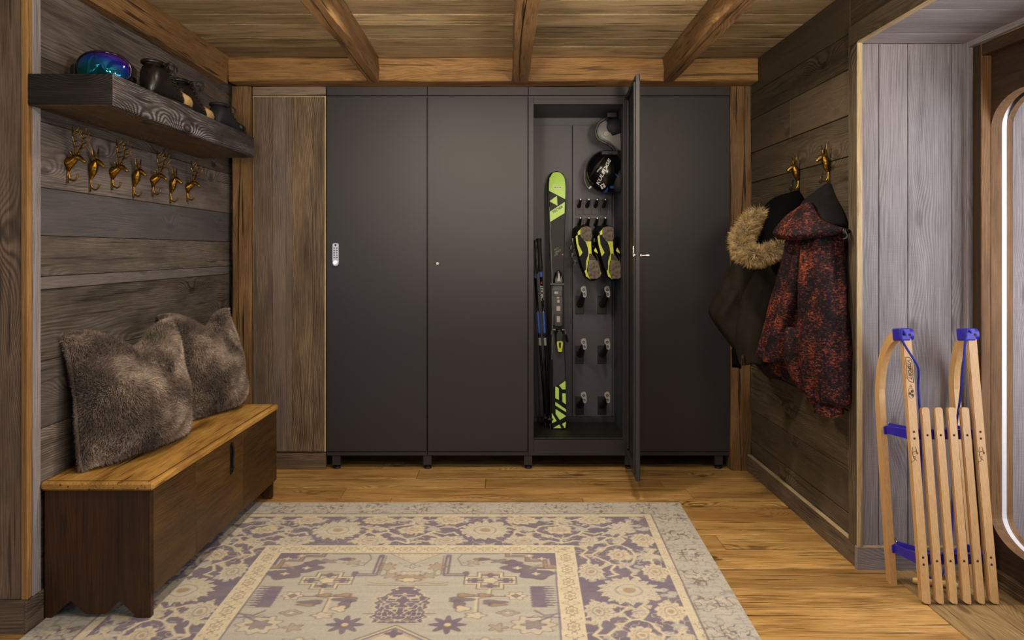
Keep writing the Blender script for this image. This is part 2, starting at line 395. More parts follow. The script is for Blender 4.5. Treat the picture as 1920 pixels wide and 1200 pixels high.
# ceiling boards, one bay after another between the beams
ceiling = struct('ceiling', (-3.2, FRONT, CEIL + 0.03), (1.62, 4.98, CEIL + 0.08), joint_dark)
ce = [4.29, 4.055, 3.89, 3.66, 3.505, 3.30, 3.11, 2.92, 2.72, 2.5]
bays = [(-1.62, -0.72), (-0.72, 0.10), (0.10, 0.915), (0.915, 1.5)]
for i, (x0, x1) in enumerate(bays):
    for y1, y0 in zip(ce, ce[1:]):
        j0 = random.uniform(-0.012, 0.012)
        plank(ceiling, (x0, y0 + 0.001, CEIL + random.uniform(0, 0.0012)), (x1, y1 - 0.003, CEIL + 0.03), ceil_x, 0.0008, 'ceiling_board')
plank(ceiling, (-3.2, FRONT, CEIL), (1.5, 2.499, CEIL + 0.03), ceil_x, 0.002, 'ceiling_board')
plank(ceiling, (-1.62, 4.29, CEIL + 0.004), (1.5, 4.98, CEIL + 0.03), ceil_x, 0.002, 'ceiling_board')

def hewn(name, p0, p1, w0, w1, h0, h1, axis, mat, amp=0.006, n=44, parent=None, groove=True):
    """a hewn beam: box section from p0 to p1 with wandering edges"""
    bm = BM(); rings = []
    ph = [random.uniform(0, 6) for _ in range(16)]
    for i in range(n + 1):
        t = i / n; c = Vector(p0).lerp(Vector(p1), t); wv = w0 + (w1 - w0) * t; hv = h0 + (h1 - h0) * t
        ring = []
        g0 = (.35 * math.sin(t * 5 + ph[1]) if groove else 0); gw = .035 + .07 * max(0, math.sin(t * 7 + ph[2])); gd = (.16 + .5 * max(0, math.sin(t * 8 + ph[3]))) if groove else 0
        prof = [(-1, -.88), (-.9, -1), (g0 - gw, -1), (g0, -1 + gd), (g0 + gw, -1), (.9, -1), (1, -.88), (1, 0), (1, .9), (.92, 1), (0, 1), (-.92, 1), (-1, .9), (-1, 0)]
        for k, (u, v) in enumerate(prof):
            du = 0 if 1 < k < 5 else amp * (math.sin(t * 9 + ph[k]) * .6 + math.sin(t * 23 + ph[(k * 3) % 16]) * .4)
            dv = 0 if 1 < k < 5 else amp * (math.sin(t * 11 + ph[(k + 5) % 16]) * .6 + math.sin(t * 29 + ph[(k * 5) % 16]) * .4)
            uu = u * wv / 2 + du; vv = v * hv / 2 + dv
            if axis == 'Y': q = c + Vector((uu, 0, vv))
            elif axis == 'X': q = c + Vector((0, uu, vv))
            else: q = c + Vector((uu, vv, 0))
            ring.append(q)
        rings.append(ring)
    loft(bm, rings)
    return obj(name, bm, mat, parent, smooth=True, angle=28)
hz = (2.205 + CEIL) / 2
hb = hewn('trim_1', (-1.518, 4.355, hz), (1.427, 4.355, hz - 0.002), 0.17, 0.17, 0.132, 0.128, 'X', beam_x, 0.004, 40, groove=False); tag(hb, 'hewn header beam above the lockers', kind='structure')
lc = hewn('trim_2', (-1.545, 4.27, 2.262), (-1.545, 1.6, 2.262), 0.054, 0.054, 0.15, 0.15, 'Y', beam_y, 0.003, 40); tag(lc, kind='structure')
tag(hewn('trim_3', (-0.71, 4.30, 2.268), (-0.725, 1.6, 2.268), 0.062, 0.095, 0.135, 0.14, 'Y', beam_y, 0.006), kind='structure')
tag(hewn('trim_4', (0.105, 4.30, 2.268), (0.10, 1.6, 2.268), 0.088, 0.092, 0.142, 0.14, 'Y', beam_y, 0.004), kind='structure')
tag(hewn('trim_5', (0.935, 4.30, 2.268), (0.90, 1.6, 2.268), 0.066, 0.098, 0.135, 0.14, 'Y', beam_y, 0.006), kind='structure')
tag(hewn('trim_6', (-1.487, 4.455, 0), (-1.49, 4.455, 2.2), 0.11, 0.108, 0.12, 0.12, 'Z', beam_z, 0.004), kind='structure')
tag(hewn('trim_7', (1.374, 4.455, 0), (1.374, 4.455, 2.2), 0.115, 0.118, 0.12, 0.12, 'Z', beam_z, 0.005), kind='structure')
wb = struct('wall_back', (-1.7, 4.98, -0.08), (1.6, 5.04, 2.4), joint_dark)

# left wall: horizontal barnwood
wl = struct('wall_left', (LW - 0.12, 2.62, -0.08), (LW - 0.022, 5.0, CEIL + 0.03), joint_m)
zs = [0, .21, .43, .65, .88, 1.125, 1.17, 1.31, 1.475, 1.70, 1.92, 2.335]
for a, b in zip(zs, zs[1:]):
    dx = random.uniform(-0.002, 0.001)
    plank(wl, (LW - 0.022, 2.606, a + 0.001), (LW + dx, 4.5, b - 0.001), wall_wood_y, 0.002)
# outward corner in front of it: brown boards facing the camera, grey board facing the room
wf = struct('wall_front_left', (-3.2, 2.56, -0.08), (LW - 0.03, 2.68, CEIL + 0.03), joint_m)
for a, b in ((-2.6, -2.25), (-2.248, -1.93), (-1.928, -1.588)):
    plank(wf, (a, 2.54, 0.105), (b, 2.56, CEIL), brown_z, 0.002)
plank(wf, (-1.5868, 2.536, 0.105), (-1.5655, 2.562, CEIL), gold_edge, 0.002, 'edge_board')
plank(wf, (-1.60, 2.562, 0.105), (-1.562, 2.606, CEIL), grey_z, 0.002, 'corner_board')
bl = struct('baseboard_left', (-3.0, 2.522, 0.0), (-1.57, 2.54, 0.105), brown_x)
plank(bl, (-1.583, 2.5225, 0.0), (-1.5605, 2.65, 0.1045), brown_y, 0.0015, 'skirting_return')

# right wall
pale_joint = plain('pale_joint_wood', '#b8915a', 0.8)
wr = struct('wall_right', (RW + 0.022, 3.08, -0.08), (RW + 0.12, 5.0, CEIL + 0.03), pale_joint)
zs = [0, .175, .353, .60, .85, 1.10, 1.36, 1.648, 1.817, 2.007, 2.154, 2.335]
for i, (a, b) in enumerate(zip(zs, zs[1:])):
    dx = random.uniform(-0.001, 0.003); y0 = 3.11 if i < 10 else 0.2
    cuts = [y0, 4.5]
    if i == 10: cuts = [y0, 3.15, 4.5]
    if i == 8: cuts = [y0, 3.8, 4.5]
    for u, v in zip(cuts, cuts[1:]):
        plank(wr, (RW + dx, u + 0.0008, a + 0.001), (RW + 0.022, v - 0.0008, b - 0.0025), right_wood_y, 0.002)
plank(wr, (1.405, 3.0318, 0.09), (1.4232, 3.11, 2.082), right_wood_z := wood('dim_corner_board', *W('#2e261c', '#5d503f', '#84755c'), axis='Z', vary=0.1), 0.002, 'corner_board')
plank(wr, (1.403, 3.026, 0.09), (1.4235, 3.032, 2.082), cut_edge, 0.001, 'edge_board')
plank(wr, (1.405, 0.2, 2.085), (1.4232, 3.11, 2.162), right_wood_y, 0.002, 'header_board')
plank(wr, (1.403, 0.2, 2.078), (1.4235, 3.026, 2.085), cut_edge_y, 0.001, 'edge_board')
br_ = struct('baseboard_right', (1.408, 3.03, 0.0), (1.43, 4.4, 0.09), brown_y)
plank(br_, (1.4085, 3.031, 0.0885), (1.4295, 4.399, 0.0925), cut_edge_y, 0.0006, 'skirting_top')

# entrance recess: grey boards facing the camera, grey soffit, oak door with a rounded light
wa = struct('wall_recess', (1.4535, ALC + 0.012, -0.08), (2.9, ALC + 0.12, 2.33), pale_joint)
for a, b in ((1.4235, 1.50), (1.50, 1.615), (1.615, 1.79), (1.79, 1.90)):
    plank(wa, (a + 0.0006, ALC + random.uniform(-.001, .0015), 0.088), (b - 0.0022, ALC + 0.02, 2.081), grey_z, 0.0015)
for a, b in ((1.975, 2.12), (2.12, 2.30), (2.30, 2.52), (2.52, 2.75)):
    plank(wa, (a + 0.0006, 2.968, 0.0), (b - 0.0006, ALC + 0.01, 2.081), grey_z, 0.0015)
ba = struct('baseboard_recess', (1.404, 3.027, 0.0), (1.835, 3.05, 0.088), grey_x)
plank(ba, (1.4045, 3.0275, 0.087), (1.8345, 3.049, 0.0905), cut_edge, 0.0006, 'skirting_top')
cs = struct('ceiling_recess', (1.45, 0.2, 2.10), (2.9, ALC + 0.1, 2.33), pale_joint)
for y0, y1 in ((2.91, 3.05), (2.62, 2.91), (2.33, 2.62), (2.0, 2.33), (0.2, 2.0)):
    plank(cs, (1.4235, y0 + 0.001, 2.081), (1.86, y1 - 0.003, 2.10), grey_x, 0.002)
oak_shaded_z = wood('shaded_oak_upright', *W('#1f160d', '#382818', '#4e3b26'), axis='Z', knots=0.1)  # same oak, its colour darkened for a side out of the daylight
door = tag(bpy.data.objects.new('door_1', None), kind='structure'); COL.objects.link(door); door.location = (1.9, 2.2, 0); door['_w'] = [1.9, 2.2, 0.0]
DY0 = 0.9
plank(door, (1.834, 3.02, 0.0), (1.8555, ALC, 2.081), grey_z, 0.0015, 'casing')
plank(door, (1.834, DY0, 2.058), (1.8555, 3.02, 2.081), grey_y, 0.0015, 'casing')
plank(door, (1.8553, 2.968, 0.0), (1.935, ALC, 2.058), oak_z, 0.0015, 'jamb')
plank(door, (1.8545, 2.972, 0.0), (1.8553, 3.0195, 2.058), oak_shaded_z, 0.0002, 'jamb_side_shade')  # thin sheet carrying the shade on the jamb's side as colour
plank(door, (1.8553, DY0, 2.013), (1.935, 2.968, 2.058), oak_shaded_y, 0.0015, 'jamb')
YS, ZT, ZB, RA, RBt, RBb = 2.966, 1.733, 0.24, 0.19, 0.12, 0.10
def door_leaf(name, x0, x1, mat_face, mat_rev, y_lo=1.05, z0=0.03, z1=2.013, grow=0.0, top=0.0):
    """a leaf in the plane x = const with a rounded opening that reaches from y_lo+ to YS"""
    loop = []
    yl = y_lo + 0.35
    def arc(cy, cz, a, b, t0, t1):
        for i in range(11):
            t = t0 + (t1 - t0) * i / 10; loop.append((cy + a * math.cos(t), cz + b * math.sin(t)))
    arc(YS - RA, ZT, RA + grow, RBt + top, 0, PI / 2); arc(yl + RA, ZT, RA, RBt + top, PI / 2, PI)
    arc(yl + RA, ZB, RA, RBb + grow, PI, 1.5 * PI); arc(YS - RA, ZB, RA + grow, RBb + grow, 1.5 * PI, 2 * PI)
    cy, cz = (yl + YS) / 2, (z0 + z1) / 2
    outer = []
    for (y, z) in loop:                    # push each point out to the leaf's rectangle
        dy, dz = y - cy, z - cz
        k = min(((YS - 0.0 + 0.0006 - cy) if dy > 0 else (cy - y_lo)) / max(abs(dy), 1e-6), ((z1 - cz) if dz > 0 else (cz - z0)) / max(abs(dz), 1e-6))
        outer.append((cy + dy * k, cz + dz * k))
    bm = BM(); n = len(loop)
    A = [[bm.verts.new((x, y, z)) for (y, z) in L] for x in (x0, x1) for L in (loop, outer)]
    for i in range(n):
        j = (i + 1) % n
        bm.faces.new((A[0][i], A[0][j], A[1][j], A[1][i])); bm.faces.new((A[2][i], A[3][i], A[3][j], A[2][j]))
        f = bm.faces.new((A[0][i], A[2][i], A[2][j], A[0][j])); f.material_index = 1
        bm.faces.new((A[1][i], A[1][j], A[3][j], A[3][i]))
    return obj(name, bm, [mat_face, mat_rev], door)
door_leaf('leaf', 1.892, 1.933, oak_shaded_y, oak_z)
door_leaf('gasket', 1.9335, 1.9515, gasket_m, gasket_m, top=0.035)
door_leaf('outer_leaf', 1.952, 1.975, oak_shaded_y, oak_z)
def glass():
    s = NT('clear_door_glass'); t = s.n('ShaderNodeBsdfTransparent'); g = s.n('ShaderNodeBsdfGlossy'); g.inputs['Roughness'].default_value = 0.02
    m = s.n('ShaderNodeMixShader'); m.inputs[0].default_value = 0.06
    s.t.links.new(t.outputs[0], m.inputs[1]); s.t.links.new(g.outputs[0], m.inputs[2])
    s.t.links.new(m.outputs[0], s.t.nodes['Material Output'].inputs[0]); return s.m
bm = BM(); box(bm, (1.9415, 1.42, 0.15), (1.9455, 2.96, 1.84)); obj('glass_pane', bm, glass(), door)
bm = BM(); box(bm, (1.868, DY0, 0.0), (1.8915, 2.966, 0.05), 0.003); box(bm, (1.858, DY0, 0.0), (1.868, 2.966, 0.022), 0.003)
tag(obj('baseboard_entrance', bm, wood('dim_oak_skirting', *W('#2c2118', '#57442f', '#7d6547'), axis='Y')), kind='structure')

# ------------------------------------------------------------------ tall wooden cupboard left of the lockers
cup = thing('cupboard', (-1.22, 4.42, 0), 'tall cupboard of upright brown barnwood boards between corner post and lockers', 'cupboard')
bm = BM(); box(bm, (-1.432, 4.44, 0.09), (-1.012, 4.95, 2.205)); obj('carcass', bm, joint_dark, cup)
bm = BM(); box(bm, (-1.432, 4.428, 0.10), (-1.0115, 4.438, 2.15)); dr = obj('door', bm, cut_edge, cup)
xs = [-1.4255, -1.315, -1.24, -1.205, -1.085, -1.0185]
for a, b in zip(xs, xs[1:]):
    bm = BM(); box(bm, (a + .0004, 4.418 + random.uniform(0, .001), 0.104), (b - .0004, 4.4285, 2.144), 0.001); obj('board', bm, panel_z, dr)
bm = BM(); box(bm, (-1.432, 4.421, 2.152), (-1.0115, 4.44, 2.203), 0.001); obj('top_board', bm, wood('cupboard_top_board', *W('#4a3f36', '#756558', '#9a897a'), axis='X'), cup)
bm = BM(); box(bm, (-1.432, 4.425, 0.0), (-1.0115, 4.45, 0.094), 0.001); obj('kickboard', bm, brown_x, cup)

# ------------------------------------------------------------------ four steel lockers
LX = [-1.007, -0.426, 0.155, 0.736, 1.317]
ZD0, ZD1 = 0.105, 2.142
def locker(i, label, doorless=False):
    x0, x1 = LX[i] + 0.001, LX[i + 1] - 0.001
    L = thing('locker', ((x0 + x1) / 2, 4.42, 0), label, 'locker', 'steel lockers along the back wall')
    bm = BM(); t = 0.012
    box(bm, (x0, 4.442, 0.08), (x0 + t, 4.94, 2.203)); box(bm, (x1 - t, 4.442, 0.08), (x1, 4.94, 2.203))
    box(bm, (x0 + t, 4.928, 0.08), (x1 - t, 4.94, 2.203))
    box(bm, (x0 + t, 4.442, 2.11), (x1 - t, 4.928, 2.203)); box(bm, (x0 + t, 4.442, 0.08), (x1 - t, 4.928, 0.165))
    obj('carcass', bm, locker_in if doorless else locker_m, L)
    bm = BM(); box(bm, (x0, 4.421, 2.152), (x1, 4.442, 2.203), 0.0015); obj('top_panel', bm, locker_m, L)
    bm = BM(); box(bm, (x0, 4.424, 0.078), (x1, 4.442, 0.102), 0.0015); obj('bottom_rail', bm, locker_m, L)
    feet = [x0 + 0.03] if i else [x0 + 0.055]
    if i == 3: feet.append(x1 - 0.06)
    if i: feet = [x0] + feet[1:]
    for fx in feet:
        bm = BM(); box(bm, (fx - 0.025, 4.43, 0.022), (fx + 0.022, 4.475, 0.079), 0.001); ft = obj('foot', bm, locker_m, L)
        bm = BM(); cyl(bm, (fx, 4.452, 0.0), (fx, 4.452, 0.012), 0.021, 0.019); cyl(bm, (fx, 4.452, 0.01), (fx, 4.452, 0.03), 0.007)
        obj('glide', bm, black_rubber, ft)
    return L, x0, x1
def door_mesh(wd, z0, z1):
    """door leaf lying in x 0..wd, front at y = 0, with a folded-in edge behind"""
    bm = BM()
    box(bm, (0, 0, z0), (wd, 0.0025, z1), 0.0008)
    for a, b in ((0, 0.022), (wd - 0.022, wd)):
        box(bm, (a, 0.0025, z0), (b, 0.022, z1), 0.0015)
    for a, b in ((z0, z0 + 0.02), (z1 - 0.02, z1)):
        box(bm, (0.022, 0.0025, a), (wd - 0.022, 0.022, b), 0.0012)
    return bm
def closed_door(L, x0, x1):
    bm = door_mesh(x1 - x0 - 0.006, ZD0, ZD1); bmesh.ops.translate(bm, vec=(x0 + 0.003, 4.418, 0), verts=bm.verts)
    return obj('door', bm, locker_m, L)
L1, a, b = locker(0, 'charcoal steel locker with a silver push-button code lock, beside the wooden cupboard')
d1 = closed_door(L1, a, b)
q = P(630, 477, 4.418)
bm = BM()
outl = [(-.018 + .036 * (0.5 + 0.5 * math.cos(t)), 0) for t in (0,)]
pl = [(.018 * math.cos(t), -.048 + .018 * math.sin(t)) for t in np.linspace(PI, 2 * PI, 9)] + [(.0175 * math.cos(t), .058 + .007 * math.sin(t)) for t in np.linspace(0, PI, 7)]
prism(bm, pl, -0.012, Matrix.Translation((q.x, 4.418, q.z))); lk = obj('code_lock', bm, steel, d1); lk['label'] = 'silver push-button code lock'
bm = BM()
for r in range(5):
    for s_ in (-1, 1): box(bm, (q.x + s_ * .0075 - .0035, 4.4035, q.z + .036 - r * .0135 - .003), (q.x + s_ * .0075 + .0035, 4.4062, q.z + .036 - r * .0135 + .003), 0.0006)
cyl(bm, (q.x, 4.4035, q.z + .053), (q.x, 4.406, q.z + .053), 0.006)
obj('buttons', bm, black_plastic, lk)
bm = BM(); cyl(bm, (q.x, 4.398, q.z - .046), (q.x, 4.406, q.z - .046), .0115); cyl(bm, (q.x, 4.394, q.z - .046), (q.x, 4.398, q.z - .046), .006); obj('turn_knob', bm, chrome, lk, True, angle=40)
L2, a, b = locker(1, 'charcoal steel locker with only a small round key lock, left of the open one')
d2 = closed_door(L2, a, b); q = P(820.5, 494, 4.418)
bm = BM(); cyl(bm, (q.x, 4.4175, q.z), (q.x, 4.408, q.z), .0085, .0075); box(bm, (q.x - .001, 4.4065, q.z - .005), (q.x + .0012, 4.4082, q.z + .005)); obj('key_lock', bm, chrome, d2)
L4, a, b = locker(3, 'charcoal steel locker partly behind the open door, right end of the row')
closed_door(L4, a, b)
L3, OX0, OX1 = locker(2, 'open charcoal steel locker with skis, boots and helmets inside', True)
bm = BM()                                              # frame round the opening
box(bm, (OX0, 4.424, 0.102), (OX0 + .030, 4.446, 2.15), .001); box(bm, (OX1 - .036, 4.424, 0.102), (OX1, 4.446, 2.15), .001)
box(bm, (OX0 + .03, 4.424, 2.103), (OX1 - .036, 4.446, 2.15), .001); box(bm, (OX0 + .03, 4.424, 0.102), (OX1 - .036, 4.446, 0.166), .001)
box(bm, (OX0 + .01, 4.422, 2.112), (OX1 - .02, 4.4245, 2.118)); box(bm, (OX1 - .03, 4.446, .17), (OX1 - .022, 4.47, 2.1)); box(bm, (OX1 - .03, 4.50, .17), (OX1 - .018, 4.53, 2.1))
obj('door_frame', bm, locker_m, L3)
HX = OX1 - 0.003                                       # the door swung open about its right edge
bm = door_mesh(0.575, ZD0, ZD1)
box(bm, (0.03, .006, ZD0 + .03), (0.06, .03, ZD1 - .03), .002); box(bm, (.17, .004, ZD0 + .03), (.20, .016, ZD1 - .03), .002); box(bm, (.51, .004, ZD0 + .03), (.54, .018, ZD1 - .03), .002)
TH = math.radians(86.3)
MD = Matrix.Translation((HX, 4.418, 0)) @ Matrix.Rotation(TH, 4, 'Z') @ Matrix.Translation((-0.575, 0, 0))
bmesh.ops.transform(bm, matrix=MD, verts=bm.verts); d3 = obj('door', bm, locker_m, L3)
bm = BM(); zc = 1.235
cyl(bm, (0.035, -.012, zc), (0.035, .03, zc), .0075); box(bm, (0.027, .028, zc - .006), (0.043, .033, zc + .045), .001); box(bm, (0.015, .028, zc + .04), (0.043, .033, zc + .047), .001)
bmesh.ops.transform(bm, matrix=MD, verts=bm.verts); obj('cam_latch', bm, chrome, d3)
bm = BM(); cyl(bm, (0.035, -.035, zc), (0.035, -.0005, zc), .003); cyl(bm, (0.035, -.05, zc), (.035, -.035, zc), .006); bmesh.ops.transform(bm, matrix=MD, verts=bm.verts); obj('key', bm, steel, d3)
for hz_ in (2.0, .22):
    bm = BM(); cyl(bm, (OX1 - .012, 4.412, hz_ - .035), (OX1 - .012, 4.412, hz_ + .035), .0065); obj('hinge', bm, locker_m, L3)
# inner back: a seam and a raised equipment panel on the right half
bm = BM(); box(bm, (OX0 + .012, 4.915, .168), (.4525, 4.9275, 2.06), .001); obj('back_panel', bm, locker_in, L3)
PY = 4.90
pbx = [(1076 - 940) * PY / F, (1152 - 940) * PY / F]
bm = BM(); box(bm, (.4545, PY, .20), (.705, 4.9275, 2.06), .0015); pp = obj('equipment_panel', bm, locker_in, L3)
for (zz) in (.205, ):
    bm = BM(); box(bm, (OX0 + .012, 4.87, .1655), (OX1 - .012, 4.927, .20), .002); obj('back_kerb', bm, locker_m, L3)
def footprint_cap(bmw, bmd, C, M):
    """light cap with the dark print of two rings"""
    pts = [(-.012, -.030), (-.002, -.036), (.008, -.030), (.013, -.012), (.016, .006), (.017, .030), (.004, .035), (-.012, .030), (-.016, .012), (-.010, -.004)]
    prism(bmw, pts, -.004, Matrix.Translation(C) @ M)
    for zz, r in ((.012, .0085), (-.018, .0065)):
        rings = []
        for rr in (r, r * .45):
            rings.append([C + M @ Vector((rr * math.cos(t) + zz * .1, -.0046, zz + rr * math.sin(t))) for t in np.linspace(0, 2 * PI, 13)[:-1]])
        va = [bmd.verts.new(p) for p in rings[0]]; vb = [bmd.verts.new(p) for p in rings[1]]
        for k in range(12): bmd.faces.new((va[k], va[(k + 1) % 12], vb[(k + 1) % 12], vb[k]))
plate_z = {547: 553, 645: 648, 745: 745}
for py, ps in ((547, 572), (645, 665), (745, 760)):
    for px, bx in ((1095, 1086), (1139, 1128)):
        B = P(bx + 0.5, ps, PY); C = P(px, py, 4.70)
        bm = BM(); box(bm, (B.x - .028, PY - .006, B.z - .058), (B.x + .028, PY + .001, B.z + .058), .002)
        S0 = Vector((B.x + .002, PY - .004, B.z + .005))
        tube(bm, [S0, S0 + (C - S0) * .35 + Vector((0, 0, -.008)), C], [.024, .021, .013], 12)
        pg = obj('boot_peg', bm, peg_m, L3, True, angle=40)
        MR = Matrix.Rotation(math.radians(-14), 4, 'Y')
        bw, bd = BM(), BM(); footprint_cap(bw, bd, C, MR)
        obj('cap', bw, silver_print, pg); obj('print', bd, black_plastic, pg)
for row, py in enumerate((376, 411)):
    for k in range(4):
        px = 1088 + 15.5 * k
        B = P(px - 3, py + 12, PY)
        bm = BM(); box(bm, (B.x - .023, PY - .005, B.z - .052), (B.x + .023, PY + .001, B.z + .045), .0015)
        S0 = Vector((B.x, PY - .004, B.z + .005)); T_ = P(px + 1, py - 2, 4.80)
        tube(bm, [S0, S0 + Vector((0, -.04, .0)), T_], [.014, .011, .008], 9)
        gh = obj('glove_peg', bm, peg_m, L3, True, angle=40)
        bm = BM(); ellipsoid(bm, T_ + Vector((0, -.004, 0)), (.008, .004, .009), 10, 6); obj('tip', bm, steel, gh, True)
bm = BM(); hk = P(1147, 216, 4.66); box(bm, hk + Vector((-.03, -.01, -.015)), hk + Vector((.03, .02, .015)), .003); box(bm, hk + Vector((-.012, .02, -.01)), hk + Vector((.012, PY - hk.y, .01)), .002); obj('helmet_bracket', bm, peg_m, L3)
mat_o = BM(); box(mat_o, (OX0 + .014, 4.447, .1652), (OX1 - .014, 4.868, .174), .003)
tag(obj('rubber_mat', mat_o, plain('worn_black_mat', '#0e0d0c', 0.6, var=0.4, scale=25, bump=0.5)), 'black rubber mat on the floor of the open locker', 'mat')
# ------------------------------------------------------------------ rug (flat woven print carried by a fine mesh)
def vnoise(x, y, seed=0):
    xi = np.floor(x).astype(np.int64); yi = np.floor(y).astype(np.int64)
    fx = x - xi; fy = y - yi; fx = fx * fx * (3 - 2 * fx); fy = fy * fy * (3 - 2 * fy)
    def h(i, j):
        n = (i * 374761393 + j * 668265263 + seed * 1442695041) & 0xffffffff
        n = ((n ^ (n >> 13)) * 1274126177) & 0xffffffff
        return ((n ^ (n >> 16)) & 0xffff) / 65535.0
    return (h(xi, yi) * (1 - fx) + h(xi + 1, yi) * fx) * (1 - fy) + (h(xi, yi + 1) * (1 - fx) + h(xi + 1, yi + 1) * fx) * fy
RY1, RY0, RXL = 3.82, 1.75, -1.552
NXR, NYR = 640, 520
U, V = np.meshgrid(np.linspace(0, 1, NXR), np.linspace(0, 1, NYR))
Yw = RY0 + V * (RY1 - RY0)
XR = 0.887 + (Yw - 3.82) * 0.037
Xw = RXL + U * (XR - RXL)
PX = -0.352
T = RY1 - Yw; E = np.minimum(XR - Xw, Xw - RXL); p = Xw - PX; ap = np.abs(p)
sage, cream, purple, tan, line = (np.array(lin(h)) for h in ('#b0aba0', '#c8bca2', '#756a78', '#9c8468', '#6a5858'))
img = np.tile(sage, (NYR, NXR, 1)).astype(float)
def paint(m, c, a=1.0):
    m = np.clip(m, 0, 1)[..., None] * a
    img[:] = img * (1 - m) + np.array(c) * m
def sm(d, wd=0.003): return np.clip(0.5 - d / (2 * wd), 0, 1)     # 1 inside where d < 0
def seg(x0, y0, x1, y1, X=None, Y=None):
    X = p if X is None else X; Y = T if Y is None else Y
    dx, dy = x1 - x0, y1 - y0
    h = np.clip(((X - x0) * dx + (Y - y0) * dy) / (dx * dx + dy * dy), 0, 1)
    return np.hypot(X - x0 - h * dx, Y - y0 - h * dy)
q = np.minimum(E, T)                                   # distance in from the nearer edge
along = np.where(T < E, p + 0.05, T)
wob = (vnoise(Xw * 55, Yw * 55, 3) - .5) * .016
# outer border: sage with small dark scrolling outlines
n1 = vnoise(Xw * 46, Yw * 46, 5); n2 = vnoise(Xw * 75, Yw * 75, 6)
mo = (q < .17)
cl = np.clip((np.cos(along * 2 * PI / .22) + .45) * 1.3, 0, 1) * np.clip(1 - np.abs(q - .09) / .08, 0, 1) ** .6
n3 = vnoise(Xw * 90, Yw * 90, 15)
paint(mo * sm(np.abs(n1 - .5) - .075, .03) * np.clip(cl * 1.5 + .45, 0, 1), line, .85); paint(mo * sm(np.abs(n3 - .5) - .07, .03) * np.clip(cl * 1.4, 0, 1), line, .6)
paint(mo * (n2 > .66) * cl, cream, .7)
paint(sm(np.abs(q - .170) - .003), line); paint((q > .173) * 1.0, cream)
paint((q > .173) * (q < .2) * sm(np.abs(vnoise(Xw * 70, Yw * 70, 8) - .5) - .05, .02) * (vnoise(Xw * 25, Yw * 25, 9) > .5), line, .5)
# purple border with palmettes, leaves and vines
B0, B1 = .205, .558
inb = ((q > B0) & (q < B1)) * 1.0
paint(inb, purple)
b = q - B0 + wob * .6; s = along + wob * .6
Pd = .66
def rosette(s0, b0, rs, rb, nl, k, mir=True):
    global img
    ds = ((s - s0 + Pd / 2) % Pd) - Pd / 2
    db = b - b0
    r = np.hypot(ds / rs, db / rb); th = np.arctan2(db / rb, ds / rs)
    edge = 1 + .10 * np.cos(nl * th) + .05 * np.cos((2 * nl + 1) * th)
    d = (r - edge) * min(rs, rb)
    paint(inb * sm(d), cream if k else sage * .55 + cream * .5)
    paint(inb * sm(np.abs(d + .018) - .0016, .0025) * (np.cos(nl * th * .5) ** 2 > .15), line, .55)
    paint(inb * sm(np.abs(r - .45) * min(rs, rb) - .002, .003), purple, .8)
    paint(inb * sm((r - .22) * min(rs, rb)), tan, .8)
    paint(inb * sm((np.abs(r - .72) * min(rs, rb)) - .003, .004) * (np.sin(nl * th) > .1), tan * 1.1, .5)
def vine(pts, wd=.0055, c=None):
    for (a0, c0), (a1, c1) in zip(pts, pts[1:]):
        m = None
        for sh in (-Pd, 0, Pd, 2 * Pd, -2 * Pd):
            d = seg(a0 + sh, c0, a1 + sh, c1, s, b)
            m = d if m is None else np.minimum(m, d)
        paint(inb * sm(m - wd, .003), cream if c is None else c)
for mm in (1, -1):
    vine([(0, .33), (0, .285), (mm * .055, .245), (mm * .10, .20), (mm * .11, .165), (mm * .075, .125), (0, .105), (0, .06), (mm * .03, .03)])
    vine([(mm * .10, .2), (mm * .155, .225), (mm * .19, .20), (mm * .21, .235)])
    vine([(mm * .11, .16), (mm * .16, .13), (mm * .20, .15), (mm * .235, .12)])
    vine([(mm * .0, .33), (mm * .05, .30), (mm * .10, .31)])
    vine([(mm * .0, .03), (mm * .06, .05), (mm * .11, .04)])
# scattered leaves
for i in range(62):
    s0 = rng.uniform(0, Pd); b0 = rng.uniform(.012, .34); a0 = rng.uniform(0, PI); L0 = rng.uniform(.012, .030); w0 = L0 * rng.uniform(.4, .7)
    ds = ((s - s0 + Pd / 2) % Pd) - Pd / 2; db = b - b0
    u = ds * math.cos(a0) + db * math.sin(a0); v = -ds * math.sin(a0) + db * math.cos(a0)
    d = (np.hypot(u / L0, v / w0) - 1 - .22 * np.cos(3 * np.arctan2(v, u))) * w0
    paint(inb * sm(d), cream if i % 2 else sage * 1.1); paint(inb * sm(np.abs(d + .006) - .001, .002), line, .6)
paint(inb * sm(np.abs(vnoise(s * 38, b * 38, 61) - .5) - .035, .02) * (vnoise(s * 9, b * 9, 62) > .48), cream * .9, .8)
rosette(.33, .175, .105, .105, 16, 0); rosette(0, .175, .058, .044, 8, 1)
for s0 in (.165, .495): rosette(s0, .05, .07, .05, 10, 1); rosette(s0, .30, .075, .05, 12, 0)
# cream guard with little buds
G0, G1 = B1, .640
ing = ((q >= G0) & (q < G1)) * 1.0
paint(ing, cream * 1.05)
pg_ = .115
ds = ((along + pg_ / 2) % pg_) - pg_ / 2; dq = q - (G0 + G1) / 2
r = np.hypot(ds / .03, dq / .019); th = np.arctan2(dq / .019, ds / .03)
paint(ing * sm(np.abs(r - 1 - .18 * np.cos(6 * th)) * .02 - .0018, .002), line, .85); paint(ing * sm((r - .5) * .02), tan, .6)
ds2 = ((along) % pg_) - pg_ / 2
r2 = np.hypot(ds2 / .022, dq / .024); th2 = np.arctan2(dq, ds2)
paint(ing * sm(np.abs(r2 - .9 - .35 * np.cos(4 * th2)) * .02 - .0016, .002), line, .75)
